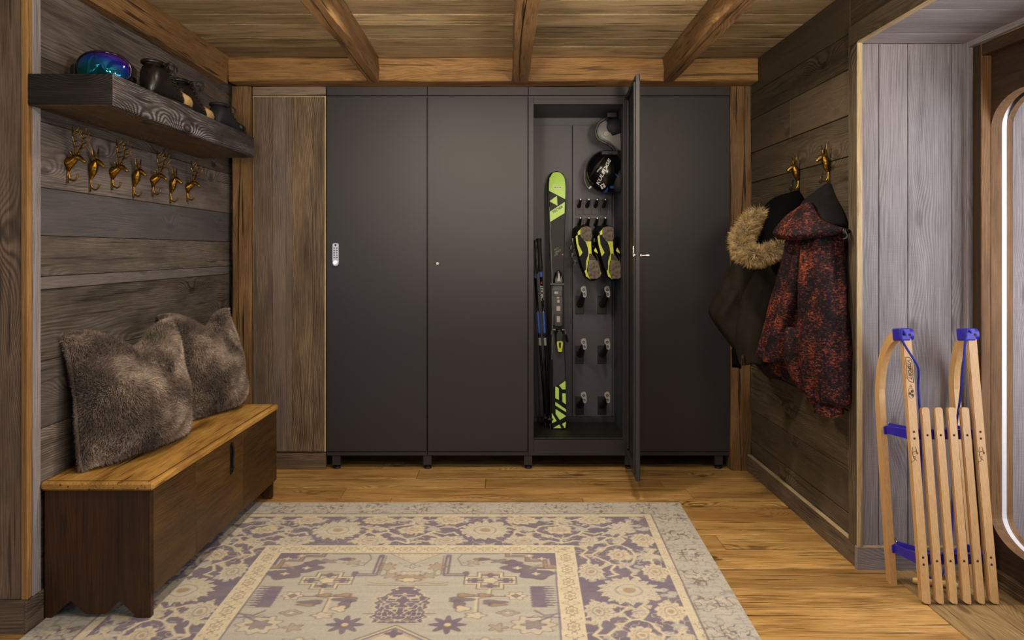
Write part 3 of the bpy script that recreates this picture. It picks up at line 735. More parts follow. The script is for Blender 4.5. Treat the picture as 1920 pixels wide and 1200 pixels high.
# the field
inf = (q >= G1) * 1.0
paint(inf, sage)
FW = .566; T0 = G1
paint(inf * sm(np.abs(q - G1 - .004) - .0035), purple, .9)
def F_(m, c, a=1.0): paint(inf * m, c, a)
def blob(x0, y0, rx, ry, c, nl=0, am=0.0, fill=1.0, outline=True, ph=0):
    X = ap - x0; Y = T - y0; r = np.hypot(X / rx, Y / ry); th = np.arctan2(Y / ry, X / rx)
    d = (r - 1 - am * np.cos(nl * th + ph)) * min(rx, ry)
    if fill: F_(sm(d), c, fill)
    if outline: F_(sm(np.abs(d) - .0022, .0025), line, .8)
    return d, r, th
def stroke(pts, wd=.003, c=None, a=.85):
    m = None
    for (x0, y0), (x1, y1) in zip(pts, pts[1:]):
        d = seg(x0, y0, x1, y1, ap, T); m = d if m is None else np.minimum(m, d)
    F_(sm(m - wd, .0025), line if c is None else c, a)
# corner pieces
cx, cy = FW - ap, T - T0
stair = np.minimum.reduce([np.maximum(cx - .20, cy - .045), np.maximum(cx - .12, cy - .09), np.maximum(cx - .05, cy - .16)])
F_(sm(stair), purple); F_(sm(np.abs(stair + .012) - .005, .003), tan); F_(sm(np.abs(stair + .026) - .004, .003), sage)
blob(FW - .15, T0 + .15, .06, .04, purple, 4, .15); blob(FW - .08, T0 + .20, .065, .055, purple, 5, .12); blob(FW - .17, T0 + .10, .035, .025, purple, 4, .2)
for x0, y0 in ((FW - .15, T0 + .15), (FW - .08, T0 + .205), (FW - .05, T0 + .06), (FW - .10, T0 + .03)): blob(x0, y0, .016, .013, cream, 4, .3)
stroke([(FW, T0 + .13), (FW - .06, T0 + .12), (FW - .1, T0 + .155)], .006, tan); stroke([(FW, T0 + .17), (FW - .07, T0 + .165)], .005, cream)
# triangle at the top of the axis
tri = np.maximum(ap - .115 * np.clip(1 - (T - T0) / .115, 0, 1), T0 - T)
F_(sm(tri), cream, .6); F_(sm(np.abs(tri + .004) - .0022, .002), line); F_(sm(np.abs(tri + .02) - .0018, .002) * (np.cos(ap * 260) > -.2), line, .7)
blob(0, T0 + .135, .022, .015, sage, 4, .4); stroke([(.03, T0 + .1), (.05, T0 + .11), (.06, T0 + .095)], .002, tan)
# brackets, octagons with birds
stroke([(.137, .67), (.137, .855), (.215, .855), (.215, .835)], .013, purple, .95); stroke([(.137, .69), (.137, .84)], .002, cream, .9)
stroke([(.137, .855), (.205, .855)], .0025, cream, .8); stroke([(.117, .67), (.119, .858)], .002)
blob(.10, .78, .03, .035, tan, 7, .25, .55)
stroke([(.19, .655), (.175, .70), (.195, .765), (.24, .775)], .0022); stroke([(.19, .655), (.34, .652)], .002)
blob(.28, .705, .022, .014, purple, 3, .2); blob(.25, .705, .010, .010, tan); blob(.35, .725, .035, .018, purple, 5, .3, .7); blob(.24, .74, .03, .016, tan, 6, .4, .4)
# cross motifs
for dd, c_ in ((0, cream), (.016, sage)):
    cr = np.minimum(np.maximum(np.abs(ap - .31) - .098 + dd, np.abs(T - .905) - .035 + dd), np.maximum(np.abs(ap - .31) - .05 + dd, np.abs(T - .905) - .075 + dd))
    F_(sm(cr), c_, .9); F_(sm(np.abs(cr) - .0022, .002), line)
blob(.31, .905, .03, .024, cream, 5, .15)
for x0, y0 in ((.25, .905), (.37, .905), (.31, .858), (.31, .952)): blob(x0, y0, .022, .014, purple, 4, .35)
# stalk below the cross with leaves
stroke([(.31, .98), (.305, 1.04), (.262, 1.05), (.262, 1.16)], .006, cream, .9); stroke([(.317, .98), (.312, 1.045), (.27, 1.055), (.27, 1.16)], .002)
stroke([(.38, 1.04), (.20, 1.04)], .003)
for x0, y0, rx, ry, c_ in ((.325, 1.085, .04, .016, purple), (.205, 1.065, .042, .018, purple), (.20, 1.10, .02, .03, purple), (.22, 1.03, .03, .014, tan), (.335, 1.105, .03, .012, tan), (.215, 1.135, .026, .022, cream), (.29, 1.03, .026, .014, tan)):
    blob(x0, y0, rx, ry, c_, 3, .22, .9)
blob(.262, 1.185, .034, .022, cream, 5, .2, .6)
comb_ = np.maximum(np.abs(ap - .495 - .01 * np.sin(T * 330)) - .036 - .012 * np.sin(T * 330), np.abs(T - 1.04) - .085)
F_(sm(comb_), purple)
blob(.405, 1.035, .034, .03, cream, 6, .2, .8); blob(.405, 1.035, .014, .012, purple, 4, .2, .8)
blob(.375, 1.166, .034, .02, sage, 4, .15, .8); blob(.375, 1.166, .02, .009, cream, 4, .2)
blob(.46, 1.25, .07, .06, cream, 9, .14, .55); blob(.46, 1.25, .035, .028, purple, 6, .25, .7)
stroke([(.56, 1.17), (.50, 1.185), (.47, 1.15)], .005, purple); stroke([(.56, 1.20), (.49, 1.195), (.44, 1.20)], .004, purple); stroke([(.53, 1.185), (.48, 1.225)], .005, purple)
d, r_, th_ = blob(.172, 1.25, .05, .05, purple, 8, .30, 1.0, False); blob(.172, 1.25, .014, .014, cream)
blob(.34, 1.27, .026, .022, tan, 5, .35, .5); blob(.30, 1.38, .06, .04, cream, 8, .18, .6)
# urn and vase on the axis
F_(sm(np.maximum(ap - .055 + (T - .85) * .1, np.abs(T - .885) - .028)), tan, .8); blob(.0, .90, .04, .016, cream, 5, .2); blob(.075, .86, .028, .022, tan, 6, .3, .5); blob(.02, .84, .03, .014, cream, 5, .3, .6)
stroke([(0, .95), (.15, .945)], .0022); stroke([(.03, .935), (.07, .925), (.11, .935), (.15, .92)], .003, tan)
prof = np.interp(T, [.955, .985, 1.02, 1.05, 1.10, 1.13, 1.165, 1.18, 1.20, 1.235, 1.245], [.03, .055, .06, .095, .098, .09, .085, .095, .098, .08, .0])
prof = prof + .006 * np.sin(T * 180)
va = np.maximum(ap - prof, np.maximum(.955 - T, T - 1.245))
F_(sm(va), purple); F_(sm(np.abs(va) - .004, .002), cream, .85)
scr = np.abs(vnoise(ap * 60, T * 60, 31) - .5)
F_(sm(va + .012) * sm(scr - .07, .03), cream, .85); F_(sm(np.maximum(ap - .08, np.abs(T - 1.205) - .022)) * (vnoise(ap * 30, T * 40, 33) > .45), tan, .8)
stroke([(0, 1.175), (.125, 1.172)], .0022)
# medallion
dm = ap - np.clip((T - 1.25), 0, 9) * 1.25
med = np.where(T > 1.25, dm, 1.0); med = np.maximum(med, ap - .36)
F_(sm(med), cream, .75); F_(sm(np.abs(med + .004) - .004, .003), line); F_(sm(np.abs(med + .03) - .009, .003), purple, .8); F_(sm(np.abs(med + .05) - .0022, .002), tan)
blob(0, 1.31, .022, .02, purple, 4, .3); blob(0, 1.45, .07, .06, sage, 8, .2); blob(.12, 1.45, .05, .04, purple, 6, .25); blob(.08, 1.55, .06, .04, tan, 6, .25)
# abrash and wear
st = vnoise(Xw * 1.3, Yw * 55, 41) * .6 + vnoise(Xw * 5, Yw * 170, 42) * .4
img *= (1 + (st - .5) * .20)[..., None]
wr_ = vnoise(Xw * 18, Yw * 26, 44)
img = img * (1 - .18 * np.clip(wr_ - .45, 0, 1)[..., None]) + .18 * np.clip(wr_ - .45, 0, 1)[..., None] * sage
gr = rng.normal(0, .045, (NYR, NXR, 1)); img = np.clip(img * (1 + gr), 0.01, 1)
Z = np.full_like(Xw, .0075) + rng.normal(0, .00018, Xw.shape)
co = np.stack([Xw, Yw, Z], -1).reshape(-1, 3)
idx = np.arange(NXR * NYR).reshape(NYR, NXR)
quads = np.stack([idx[:-1, :-1], idx[:-1, 1:], idx[1:, 1:], idx[1:, :-1]], -1).reshape(-1, 4)
ring = np.concatenate([idx[0, :], idx[1:, -1], idx[-1, -2::-1], idx[-2:0:-1, 0]])
low = co[ring].copy(); low[:, 2] = 0.0008
nb = len(co); co = np.vstack([co, low]); k = np.arange(len(ring)); k2 = (k + 1) % len(ring)
side = np.stack([ring[k], nb + k, nb + k2, ring[k2]], -1)
quads = np.vstack([quads, side])
me = bpy.data.meshes.new('rug')
me.vertices.add(len(co)); me.vertices.foreach_set('co', co.ravel())
me.loops.add(quads.size); me.loops.foreach_set('vertex_index', quads.ravel().astype(np.int32))
me.polygons.add(len(quads)); me.polygons.foreach_set('loop_start', (np.arange(len(quads)) * 4).astype(np.int32))
me.update(calc_edges=True); me.validate()
at = me.color_attributes.new('weave', 'FLOAT_COLOR', 'POINT')
cols = np.ones((len(co), 4), np.float32); cols[:nb, :3] = img.reshape(-1, 3); cols[nb:, :3] = sage * .7
at.data.foreach_set('color', cols.ravel())
s_ = NT('woven_rug'); an = s_.n('ShaderNodeAttribute', attribute_name='weave')
tcn = s_.n('ShaderNodeTexCoord').outputs['Object']
nz = s_.noise(tcn, 420, 2)
s_.set(col=an.outputs['Color'], rough=0.92, spec=0.15, sheen=0.15); s_.bump(nz, 0.35, 0.002)
me.materials.append(s_.m)
rug = link('rug', me); tag(rug, 'large faded woven rug in sage, cream and purple with floral borders on the floorboards', 'rug')

# ------------------------------------------------------------------ old chest used as a bench
CY0, CY1 = 2.625, 3.915
chest = thing('storage_chest', (-1.37, 3.27, 0.008), 'long old brown wooden chest with a worn yellow lid along the left wall', 'chest')
bm = BM()
box(bm, (-1.562, 2.598, .446), (-1.178, 3.932, .474), .007)
vs = list(bm.verts)
for v in vs: v.co.x += (v.co.y - 2.6) * .028 if v.co.x > -1.4 else 0
lid = obj('lid', bm, chest_lid, chest)
bm = BM(); box(bm, (-1.20, 2.606, .4738), (-1.196, 3.925, .4752)); box(bm, (-1.55, 2.618, .4738), (-1.20, 2.621, .4752))
for v in bm.verts: v.co.x += (v.co.y - 2.6) * .028 if v.co.x > -1.4 else 0
obj('groove', bm, wood('dark_groove', *W('#2e1a07', '#4a2d0e', '#6b4519'), axis='Y'), lid)
def end_board(y, name):
    w0, w1 = -1.556, -1.196
    L_ = w1 - w0
    pts = [(0, .446), (0, .008), (.062, .008), (.245, .066), (.385, .021), (.575, .021), (.71, .066), (.875, .008), (1.0, .008), (1, .446)]
    bm = BM(); prism(bm, [(w0 + a * L_, b_) for a, b_ in pts], .024, Matrix.Translation((0, y, 0)))
    dx = (y - 2.6) * .028
    for v in bm.verts: v.co.x += dx if v.co.x > -1.4 else 0
    return obj(name, bm, chest_x, chest)
end_board(2.617, 'end_panel'); end_board(3.885, 'end_panel')
for a, b_ in ((2.612, 2.95), (2.951, 3.44), (3.441, 3.914)):
    bm = BM(); box(bm, (-1.2, a, .093), (-1.1815, b_, .4455), .002)
    for v in bm.verts: v.co.x += (v.co.y - 2.6) * .028
    obj('front_board', bm, chest_y, chest)
bm = BM(); box(bm, (-1.556, 2.642, .1), (-1.19, 3.884, .115)); obj('bottom_board', bm, chest_y, chest)
bm = BM(); box(bm, (-1.556, 2.642, .115), (-1.538, 3.884, .4455)); obj('back_board', bm, chest_y, chest)
bm = BM(); ly = 3.30; lx = -1.1815 + .7 * .028
box(bm, (lx - .001, ly - .012, .30), (lx + .004, ly + .012, .43), .001); tube(bm, [(lx + .006, ly, .435), (lx + .012, ly, .40), (lx + .008, ly, .34), (lx + .012, ly, .325)], .005, 8); cyl(bm, (lx + .003, ly, .318), (lx + .010, ly, .318), .010)
obj('hasp', bm, dark_iron, chest)

# ------------------------------------------------------------------ fur helpers
def strands(name, roots, tang, length, width, mat, parent, jitter=.35, droop=0.0, curl=0.0, segs=2):
    """short blades of fur: roots (n,3), directions (n,3)"""
    n = len(roots)
    d = tang + rng.normal(0, jitter, tang.shape); d[:, 2] -= droop; d /= np.linalg.norm(d, axis=1, keepdims=True)
    sd = np.cross(d, rng.normal(0, 1, d.shape)); sd /= np.linalg.norm(sd, axis=1, keepdims=True)
    L = length * rng.uniform(.55, 1.15, (n, 1)); Wd = width * rng.uniform(.7, 1.3, (n, 1))
    side2 = np.cross(sd, d)
    ring = []
    for k in range(segs + 1):
        t = k / segs
        c = roots + d * L * t + side2 * curl * L * t * t
        if k < segs:
            ring.append(c - sd * Wd * (1 - .6 * t)); ring.append(c + sd * Wd * (1 - .6 * t))
        else: ring.append(c)
    m = len(ring); co = np.stack(ring, 1).reshape(-1, 3)
    base = (np.arange(n) * m)[:, None]
    faces = []
    for k in range(segs - 1):
        faces.append(base + np.array([[2 * k, 2 * k + 1, 2 * k + 3]])); faces.append(base + np.array([[2 * k, 2 * k + 3, 2 * k + 2]]))
    faces.append(base + np.array([[2 * segs - 2, 2 * segs - 1, 2 * segs]]))
    fa = np.vstack(faces)
    me = bpy.data.meshes.new(name)
    me.vertices.add(len(co)); me.vertices.foreach_set('co', co.ravel())
    me.loops.add(fa.size); me.loops.foreach_set('vertex_index', fa.ravel().astype(np.int32))
    me.polygons.add(len(fa)); me.polygons.foreach_set('loop_start', (np.arange(len(fa)) * 3).astype(np.int32))
    me.update(calc_edges=True)
    me.materials.append(mat)
    o = link(name, me, parent); o['kind'] = 'stuff'; return o
def fur_mat(name, cols, scale):
    s = NT(name); co = s.n('ShaderNodeTexCoord').outputs['Object']
    n1 = s.noise(co, scale, 4, .6); n2 = s.noise(co, 260, 2)
    f = s.math('ADD', s.math('MULTIPLY', n1, .75), s.math('MULTIPLY', n2, .25))
    return s.set(col=s.ramp(f, [(.33, cols[0]), (.5, cols[1]), (.66, cols[2])]), rough=.75, spec=.25, sheen=.3)
pile = fur_mat('brown_shearling', W('#362c27', '#867568', '#d0bfac'), 6.0)
pile_base = fur_mat('brown_shearling_base', W('#1f1813', '#4c4036', '#7d6d5a'), 6.0)

def pillow(c, half_w, half_h, thick, yaw, lean, label, seed, chop=.085):
    """a cushion standing on its lower edge; its face looks along local +x"""
    R = Matrix.Rotation(yaw, 3, 'Z') @ Matrix.Rotation(lean, 3, 'Y')
    th = thing('fur_cushion', c, label, 'cushion', 'fur cushions on the chest')
    n = 44
    r_ = np.random.default_rng(seed)
    def pos(a, b, sd):
        e = ((1 - np.abs(a) ** 2.8).clip(0) ** .62) * ((1 - np.abs(b) ** 3.2).clip(0) ** .6)
        t = thick * e * (1.0 - .16 * b) * (1 + .10 * np.sin(3 * a + 2 * b + seed) + .07 * np.sin(7 * b - 4 * a + seed * 2))
        t = np.maximum(t, .003)
        t = t * (1 - .45 * np.exp(-(a - .12) ** 2 / .10) * (b > 0) * b.clip(0) ** 1.5)
        y = a * half_w * (1 - .07 * (1 - b * b) + .02 * np.sin(3 * b + seed))
        z = half_h + b * half_h * (1 - .05 * (1 - a * a))
        z = z - chop * np.exp(-(a - .12) ** 2 / .16) * ((b + .2) / 1.2).clip(0) ** 2
        z = np.where(b < 0, half_h + b * half_h * (1 - .0 * a), z)
        x = sd * t * np.where(np.asarray(sd) < 0, .42, 1.0)
        return np.stack([x, y, z], -1)
    g = np.linspace(-1, 1, n); A, B = np.meshgrid(g, g)
    A = np.sign(A) * np.abs(A) ** .8; B = np.sign(B) * np.abs(B) ** .8
    Rn = np.array(R); cc = np.array(c)
    bm = BM(); grids = []
    for sd in (1, -1):
        p_ = pos(A, B, sd) @ Rn.T + cc
        if sd == 1: front = p_
        grids.append([[bm.verts.new(p_[i, j]) for j in range(n)] for i in range(n)])
    for gI, rev in ((0, 0), (1, 1)):
        G = grids[gI]
        for i in range(n - 1):
            for j in range(n - 1):
                f = (G[i][j], G[i][j + 1], G[i + 1][j + 1], G[i + 1][j]); bm.faces.new(f[::-1] if rev else f)
    rim = [(0, j) for j in range(n)] + [(i, n - 1) for i in range(1, n)] + [(n - 1, j) for j in range(n - 2, -1, -1)] + [(i, 0) for i in range(n - 2, 0, -1)]
    for k in range(len(rim)):
        i, j = rim[k]; i2, j2 = rim[(k + 1) % len(rim)]
        bm.faces.new((grids[0][i][j], grids[1][i][j], grids[1][i2][j2], grids[0][i2][j2]))
    cush = obj('cushion_body', bm, pile_base, th, smooth=True)
    # dense short pile on the front and the rims
    N = 62000
    a = r_.uniform(-1, 1, N); b = r_.uniform(-1, 1, N); sd = np.where(r_.uniform(0, 1, N) < .80, 1, -1)
    a = np.where(sd < 0, np.sign(a) * np.abs(a) ** .35, a); b = np.where(sd < 0, np.sign(b) * np.abs(b) ** .35, b)
    edge = r_.uniform(0, 1, N) < .20
    which = r_.integers(0, 4, N)
    a = np.where(edge & (which == 0), 1, a); a = np.where(edge & (which == 1), -1, a); b = np.where(edge & (which >= 2), 1, b)
    ro = pos(a, b, sd); e_ = .004
    ta = pos((a + e_).clip(-1, 1), b, sd) - pos((a - e_).clip(-1, 1), b, sd); tb = pos(a, (b + e_).clip(-1, 1), sd) - pos(a, (b - e_).clip(-1, 1), sd)
    nr = np.cross(ta, tb); nr *= sd[:, None]; nr /= (np.linalg.norm(nr, axis=1, keepdims=True) + 1e-9)
    nr[edge] += np.stack([0 * a, a, b], -1)[edge] * 1.2
    # the pile lies in swirls and parts in places
    fl = np.stack([0 * a, np.sin(a * 4 + b * 3 + seed) * .6 + np.sin(9 * b + 3 * a) * .5, np.cos(b * 4 - a * 2 + seed) * .5 - .35 + np.sin(11 * a - 5 * b) * .45], -1)
    dr = nr * .8 + fl
    keep = ro[:, 2] > .006
    strands('pile', (ro @ Rn.T + cc)[keep], (dr @ Rn.T)[keep], .017, .0011, pile, th, jitter=.28, curl=.25)
    return th
pillow((-1.418, 3.005, .476), .30, .245, .15, math.radians(-13), math.radians(-9), 'larger brown fur cushion on the near end of the chest', 3)
pillow((-1.405, 3.70, .476), .25, .245, .14, math.radians(-15), math.radians(-9), 'brown fur cushion on the far half of the chest, behind the nearer one', 8)

# ------------------------------------------------------------------ shelf and what stands on it
SX, SY0, SY1, SZ0, SZ1 = -1.284, 2.54, 3.985, 1.741, 1.845
shelf = thing('floating_shelf', (-1.43, 3.26, SZ0), 'thick charred wood shelf on the left wall above the brass hooks', 'shelf')
bm = BM(); box(bm, (-1.5695, SY0, SZ0 + .006), (SX - .022, SY1, SZ1), .002); obj('board', bm, shelf_x, shelf)
bm = BM(); box(bm, (SX - .022, SY0, SZ0), (SX, SY1 + .002, SZ1 + .001), .003); obj('front_board', bm, shelf_y, shelf)
bm = BM(); box(bm, (-1.5695, SY0 + .002, SZ0 - .001), (SX - .022, SY1, SZ0 + .006), .001); obj('underside', bm, shelf_under, shelf)
bm = BM(); box(bm, (-1.5645, SY0 - .0025, SZ0 + .001), (SX - .001, SY0, SZ1 - .001), .001); obj('end_board', bm, shelf_x, shelf)

# goggles
gog = thing('ski_goggles', (-1.42, 2.70, SZ1 + .001), 'ski goggles with a mirrored blue and violet lens lying on the shelf', 'goggles')
RG = Matrix.Translation((-1.412, 2.715, SZ1 + .062)) @ Matrix.Rotation(math.radians(16), 4, 'Z') @ Matrix.Rotation(math.radians(-6), 4, 'X')
def lens_ring(sx, sz, y0, nose=.02, n=48, bulge=.045):
    out = []
    for i in range(n):
        t = 2 * PI * i / n
        c_, s_n = math.cos(t), math.sin(t)
        x = sx * math.copysign(abs(c_) ** .72, c_); z = sz * math.copysign(abs(s_n) ** .75, s_n)
        if s_n < 0: z += nose * math.exp(-(x / (sx * .30)) ** 2)
        out.append(Vector((x, y0 + bulge * (x / .09) ** 2, z)))
    return out
bm = BM(); rings = [lens_ring(.086, .048, -.012), lens_ring(.086, .048, -.020), lens_ring(.07, .038, -.027), lens_ring(.045, .024, -.031), lens_ring(.02, .010, -.033, .006)]
loft(bm, rings); bmesh.ops.transform(bm, matrix=RG, verts=bm.verts)
s_ = NT('mirror_lens'); lw = s_.n('ShaderNodeLayerWeight'); lw.inputs[0].default_value = .35
tcg = s_.n('ShaderNodeTexCoord').outputs['Object']; sg = s_.n('ShaderNodeSeparateXYZ'); s_.put(sg.inputs[0], tcg)
gfac = s_.math('ADD', s_.math('ADD', s_.math('MULTIPLY', sg.outputs[2], 5.0), s_.math('MULTIPLY', sg.outputs[0], 2.6)), s_.math('MULTIPLY', lw.outputs['Facing'], .5))
s_.set(col=s_.ramp(gfac, [(-.0, lin('#14707a')), (.12, lin('#2276b8')), (.28, lin('#3048e0')), (.45, lin('#6a30d8'))]), rough=.06, metal=.85)
obj('lens', bm, s_.m, gog, smooth=True)
bm = BM(); loft(bm, [lens_ring(.089, .051, -.020), lens_ring(.094, .056, -.016), lens_ring(.096, .058, .004), lens_ring(.092, .054, .028), lens_ring(.086, .048, .03), lens_ring(.086, .048, -.018)], cap=False, closed=True)
bmesh.ops.transform(bm, matrix=RG, verts=bm.verts); obj('frame', bm, black_gloss, gog, smooth=True)
bm = BM(); st_ = [(-.095, .03, 0), (-.115, .07, 0), (-.09, .12, -.005), (0, .135, -.01), (.08, .11, -.005), (.10, .07, 0), (.095, .03, 0)]
rings = []
for q_, t_, n_, b_ in frames(smooth_pts(st_, 5)):
    hz2 = Vector((0, 0, .019)); nx = t_.cross(Vector((0, 0, 1))).normalized() * .0018
    rings.append([q_ - hz2 - nx, q_ - hz2 + nx, q_ + hz2 + nx, q_ + hz2 - nx])
loft(bm, rings); bmesh.ops.transform(bm, matrix=RG, verts=bm.verts); obj('strap', bm, black_plastic, gog)

def boot(name, heel, yaw, length, height, label, toe_m, body_m, cat, lace_m, group):
    """ankle boot: sole, upper with shaft, toe cap, collar and laces; points along local +y"""
    th = thing(name, heel, label, cat, group)
    M = Matrix.Translation(heel) @ Matrix.Rotation(yaw, 4, 'Z')
    L_ = length
    def sec(y, w, z0, z1, n=14, sq=.8):
        out = []
        for i in range(n):
            t = 2 * PI * i / n; c_, s_n = math.cos(t), math.sin(t)
            out.append(Vector((w * math.copysign(abs(c_) ** sq, c_), y, (z0 + z1) / 2 + (z1 - z0) / 2 * math.copysign(abs(s_n) ** sq, s_n))))
        return out
    h = height
    bm = BM()
    ys = [(0.0, .024, .02, h * .55), (.012, .034, .012, h * .93), (L_ * .14, .040, .012, h), (L_ * .30, .041, .012, h * .98), (L_ * .40, .040, .012, h * .78), (L_ * .52, .043, .012, h * .56), (L_ * .64, .047, .012, h * .44), (L_ * .76, .040, .012, h * .26)]
    loft(bm, [sec(*a_) for a_ in ys]); bmesh.ops.transform(bm, matrix=M, verts=bm.verts)
    up = obj('upper', bm, body_m, th, smooth=True)
    bm = BM(); hh = max(.056, h * .46)
    loft(bm, [sec(*a_) for a_ in [(L_ * .68, .0505, .012, hh + .004), (L_ * .84, .049, .012, hh), (L_ * .92, .043, .012, hh * .85), (L_ * .975, .030, .012, hh * .62), (L_, .012, .014, hh * .40)]])
    bmesh.ops.transform(bm, matrix=M, verts=bm.verts); obj('toe_cap', bm, toe_m, th, smooth=True)
    bm = BM(); out = []
    for i in range(28):
        t = 2 * PI * i / 28; y = L_ / 2 + (L_ / 2 + .006) * math.sin(t); wv = (.043 + .010 * (y / L_)) * math.copysign(abs(math.cos(t)) ** .6, math.cos(t))
        out.append((wv, y))
    a_ = [Vector((x, y, 0)) for x, y in out]; b_ = [Vector((x * 1.02, y, .018)) for x, y in out]
    loft(bm, [a_, b_]); bmesh.ops.transform(bm, matrix=M, verts=bm.verts); obj('sole', bm, black_rubber, th)
    bm = BM(); cr = [M @ Vector((.036 * math.cos(t), L_ * .165 + L_ * .15 * math.sin(t), h * .995)) for t in np.linspace(0, 2 * PI, 17)]
    tube(bm, cr, .008, 8); obj('collar', bm, body_m, th, smooth=True)
    bm = BM()                                           # tongue stands up in front of the shaft
    loft(bm, [[M @ Vector((x, L_ * .36 + dy, h * .7 + z)) for x, dy in ((-.028, 0), (.028, 0), (.028, .008), (-.028, .008))] for z in (0, h * .25)] + [[M @ Vector((x * .8, L_ * .40 + dy, h * 1.12)) for x, dy in ((-.028, 0), (.028, 0), (.028, .008), (-.028, .008))]])
    obj('tongue', bm, body_m, th)
    bm = BM()
    for k in range(6):
        t = k / 5; y = L_ * (.40 + .26 * t); z = h * (.80 - .36 * t) + .006
        y2 = L_ * (.40 + .26 * (t + .2)); z2 = h * (.80 - .36 * (t + .2)) + .006
        for s2 in (-1, 1):
            tube(bm, [M @ Vector((s2 * .038, y, z - .012)), M @ Vector((0, (y + y2) / 2, (z + z2) / 2 + .006)), M @ Vector((-s2 * .038, y2, z2 - .012))], .0026, 6)
    for k in range(7):
        t0 = rng.uniform(0, 6); c0 = Vector((rng.uniform(-.03, .03), L_ * rng.uniform(.36, .50), h * rng.uniform(.70, .95)))
        pts = [M @ (c0 + Vector((.03 * math.cos(t0 + u), .022 * math.sin(2 * u + t0), .026 * math.sin(t0 + 1.3 * u)))) for u in np.linspace(0, 4.2, 10)]
        tube(bm, pts, .0022, 6)
    obj('laces', bm, lace_m, th)
    bm = BM()
    for k in range(5):
        t = k / 4; y = L_ * (.37 + .24 * t); z = h * (.84 - .36 * t)
        for s2 in (-1, 1): ellipsoid(bm, M @ Vector((s2 * .040, y, z - .012)), (.003, .003, .003), 8, 6)
    tag(obj('eyelets', bm, dark_iron, th, True), kind='stuff')
    return th
zt = SZ1 + .0012
lace_m = plain('dark_lace', '#1d1b1a', 0.7, var=.2)
boot('ankle_boot', (-1.372, 2.965, zt), math.radians(-5), .315, .150, 'black laced ankle boot with a tan toe, beside the goggles on the shelf', tan_leather, boot_leather, 'boot', lace_m, 'laced boots on the shelf')
boot('ankle_boot', (-1.408, 3.292, zt), math.radians(-6), .315, .150, 'black laced ankle boot with a tan toe, behind the first boot on the shelf', tan_leather, boot_leather, 'boot', lace_m, 'laced boots on the shelf')
boot('walking_shoe', (-1.365, 3.652, zt), math.radians(-3), .315, .115, 'dark navy laced shoe at the far front end of the shelf', boot_leather, navy_fabric, 'shoe', lace_m, 'navy shoes on the shelf')
boot('walking_shoe', (-1.50, 3.64, zt), math.radians(-2), .30, .105, 'dark navy laced shoe against the wall, half hidden behind its pair', boot_leather, navy_fabric, 'shoe', lace_m, 'navy shoes on the shelf')

# ------------------------------------------------------------------ brass animal hooks
def stag_proto():
    r = thing('stag_hook', (0, 0, 0), '', 'coat hook', 'brass animal hooks on the left wall')
    bm = BM()
    tube(bm, smooth_pts([(.0005, 0, -.012), (.013, 0, -.004), (.026, 0, .006), (.037, -.001, .011), (.049, -.002, .006), (.060, -.003, -.003), (.066, -.004, -.008)], 3),
         np.interp(np.linspace(0, 1, 19), [0, .16, .33, .5, .66, .83, 1], [.021, .018, .013, .0125, .0088, .0065, .0035]), 12)
    tube(bm, [(.001, 0, -.010), (.006, 0, -.028), (.004, 0, -.040)], [.018, .010, .004], 10)
    obj('head', bm, brass, r, True)
    for s_ in (-1, 1):
        bm = BM(); tube(bm, [(.026, s_ * .010, .016), (.024, s_ * .020, .025), (.024, s_ * .029, .030)], [.003, .0065, .0012], 8, flat=.5); obj('ear', bm, brass, r, True)
        bm = BM()
        main = smooth_pts([(.034, s_ * .006, .020), (.037, s_ * .016, .040), (.038, s_ * .027, .060), (.036, s_ * .032, .085), (.033, s_ * .026, .118)], 3)
        tube(bm, main, np.linspace(.0044, .0016, len(main)), 7)
        for z0, y0, x1, y1, z1 in ((.046, .020, .070, .022, .066), (.064, .028, .070, .032, .092), (.084, .032, .066, .030, .110), (.100, .030, .056, .024, .124)):
            tube(bm, smooth_pts([(.037, s_ * y0, z0), ((.037 + x1) / 2 + .004, s_ * (y0 + y1) / 2, z0 + .006), (x1, s_ * y1, z1)], 3), np.linspace(.0034, .0012, 7), 6)
        obj('antler', bm, brass, r, True)
    bm = BM(); hp = smooth_pts([(.004, 0, -.036), (.006, 0, -.056), (.010, 0, -.068), (.021, 0, -.073), (.032, 0, -.067), (.037, 0, -.050)], 4)
    tube(bm, hp, np.interp(np.linspace(0, 1, len(hp)), [0, .8, 1], [.0038, .0034, .0044]), 8); box(bm, (.0004, -.0045, -.082), (.004, .0045, -.034), .001)
    obj('hook', bm, brass, r, True, angle=50)
    return r
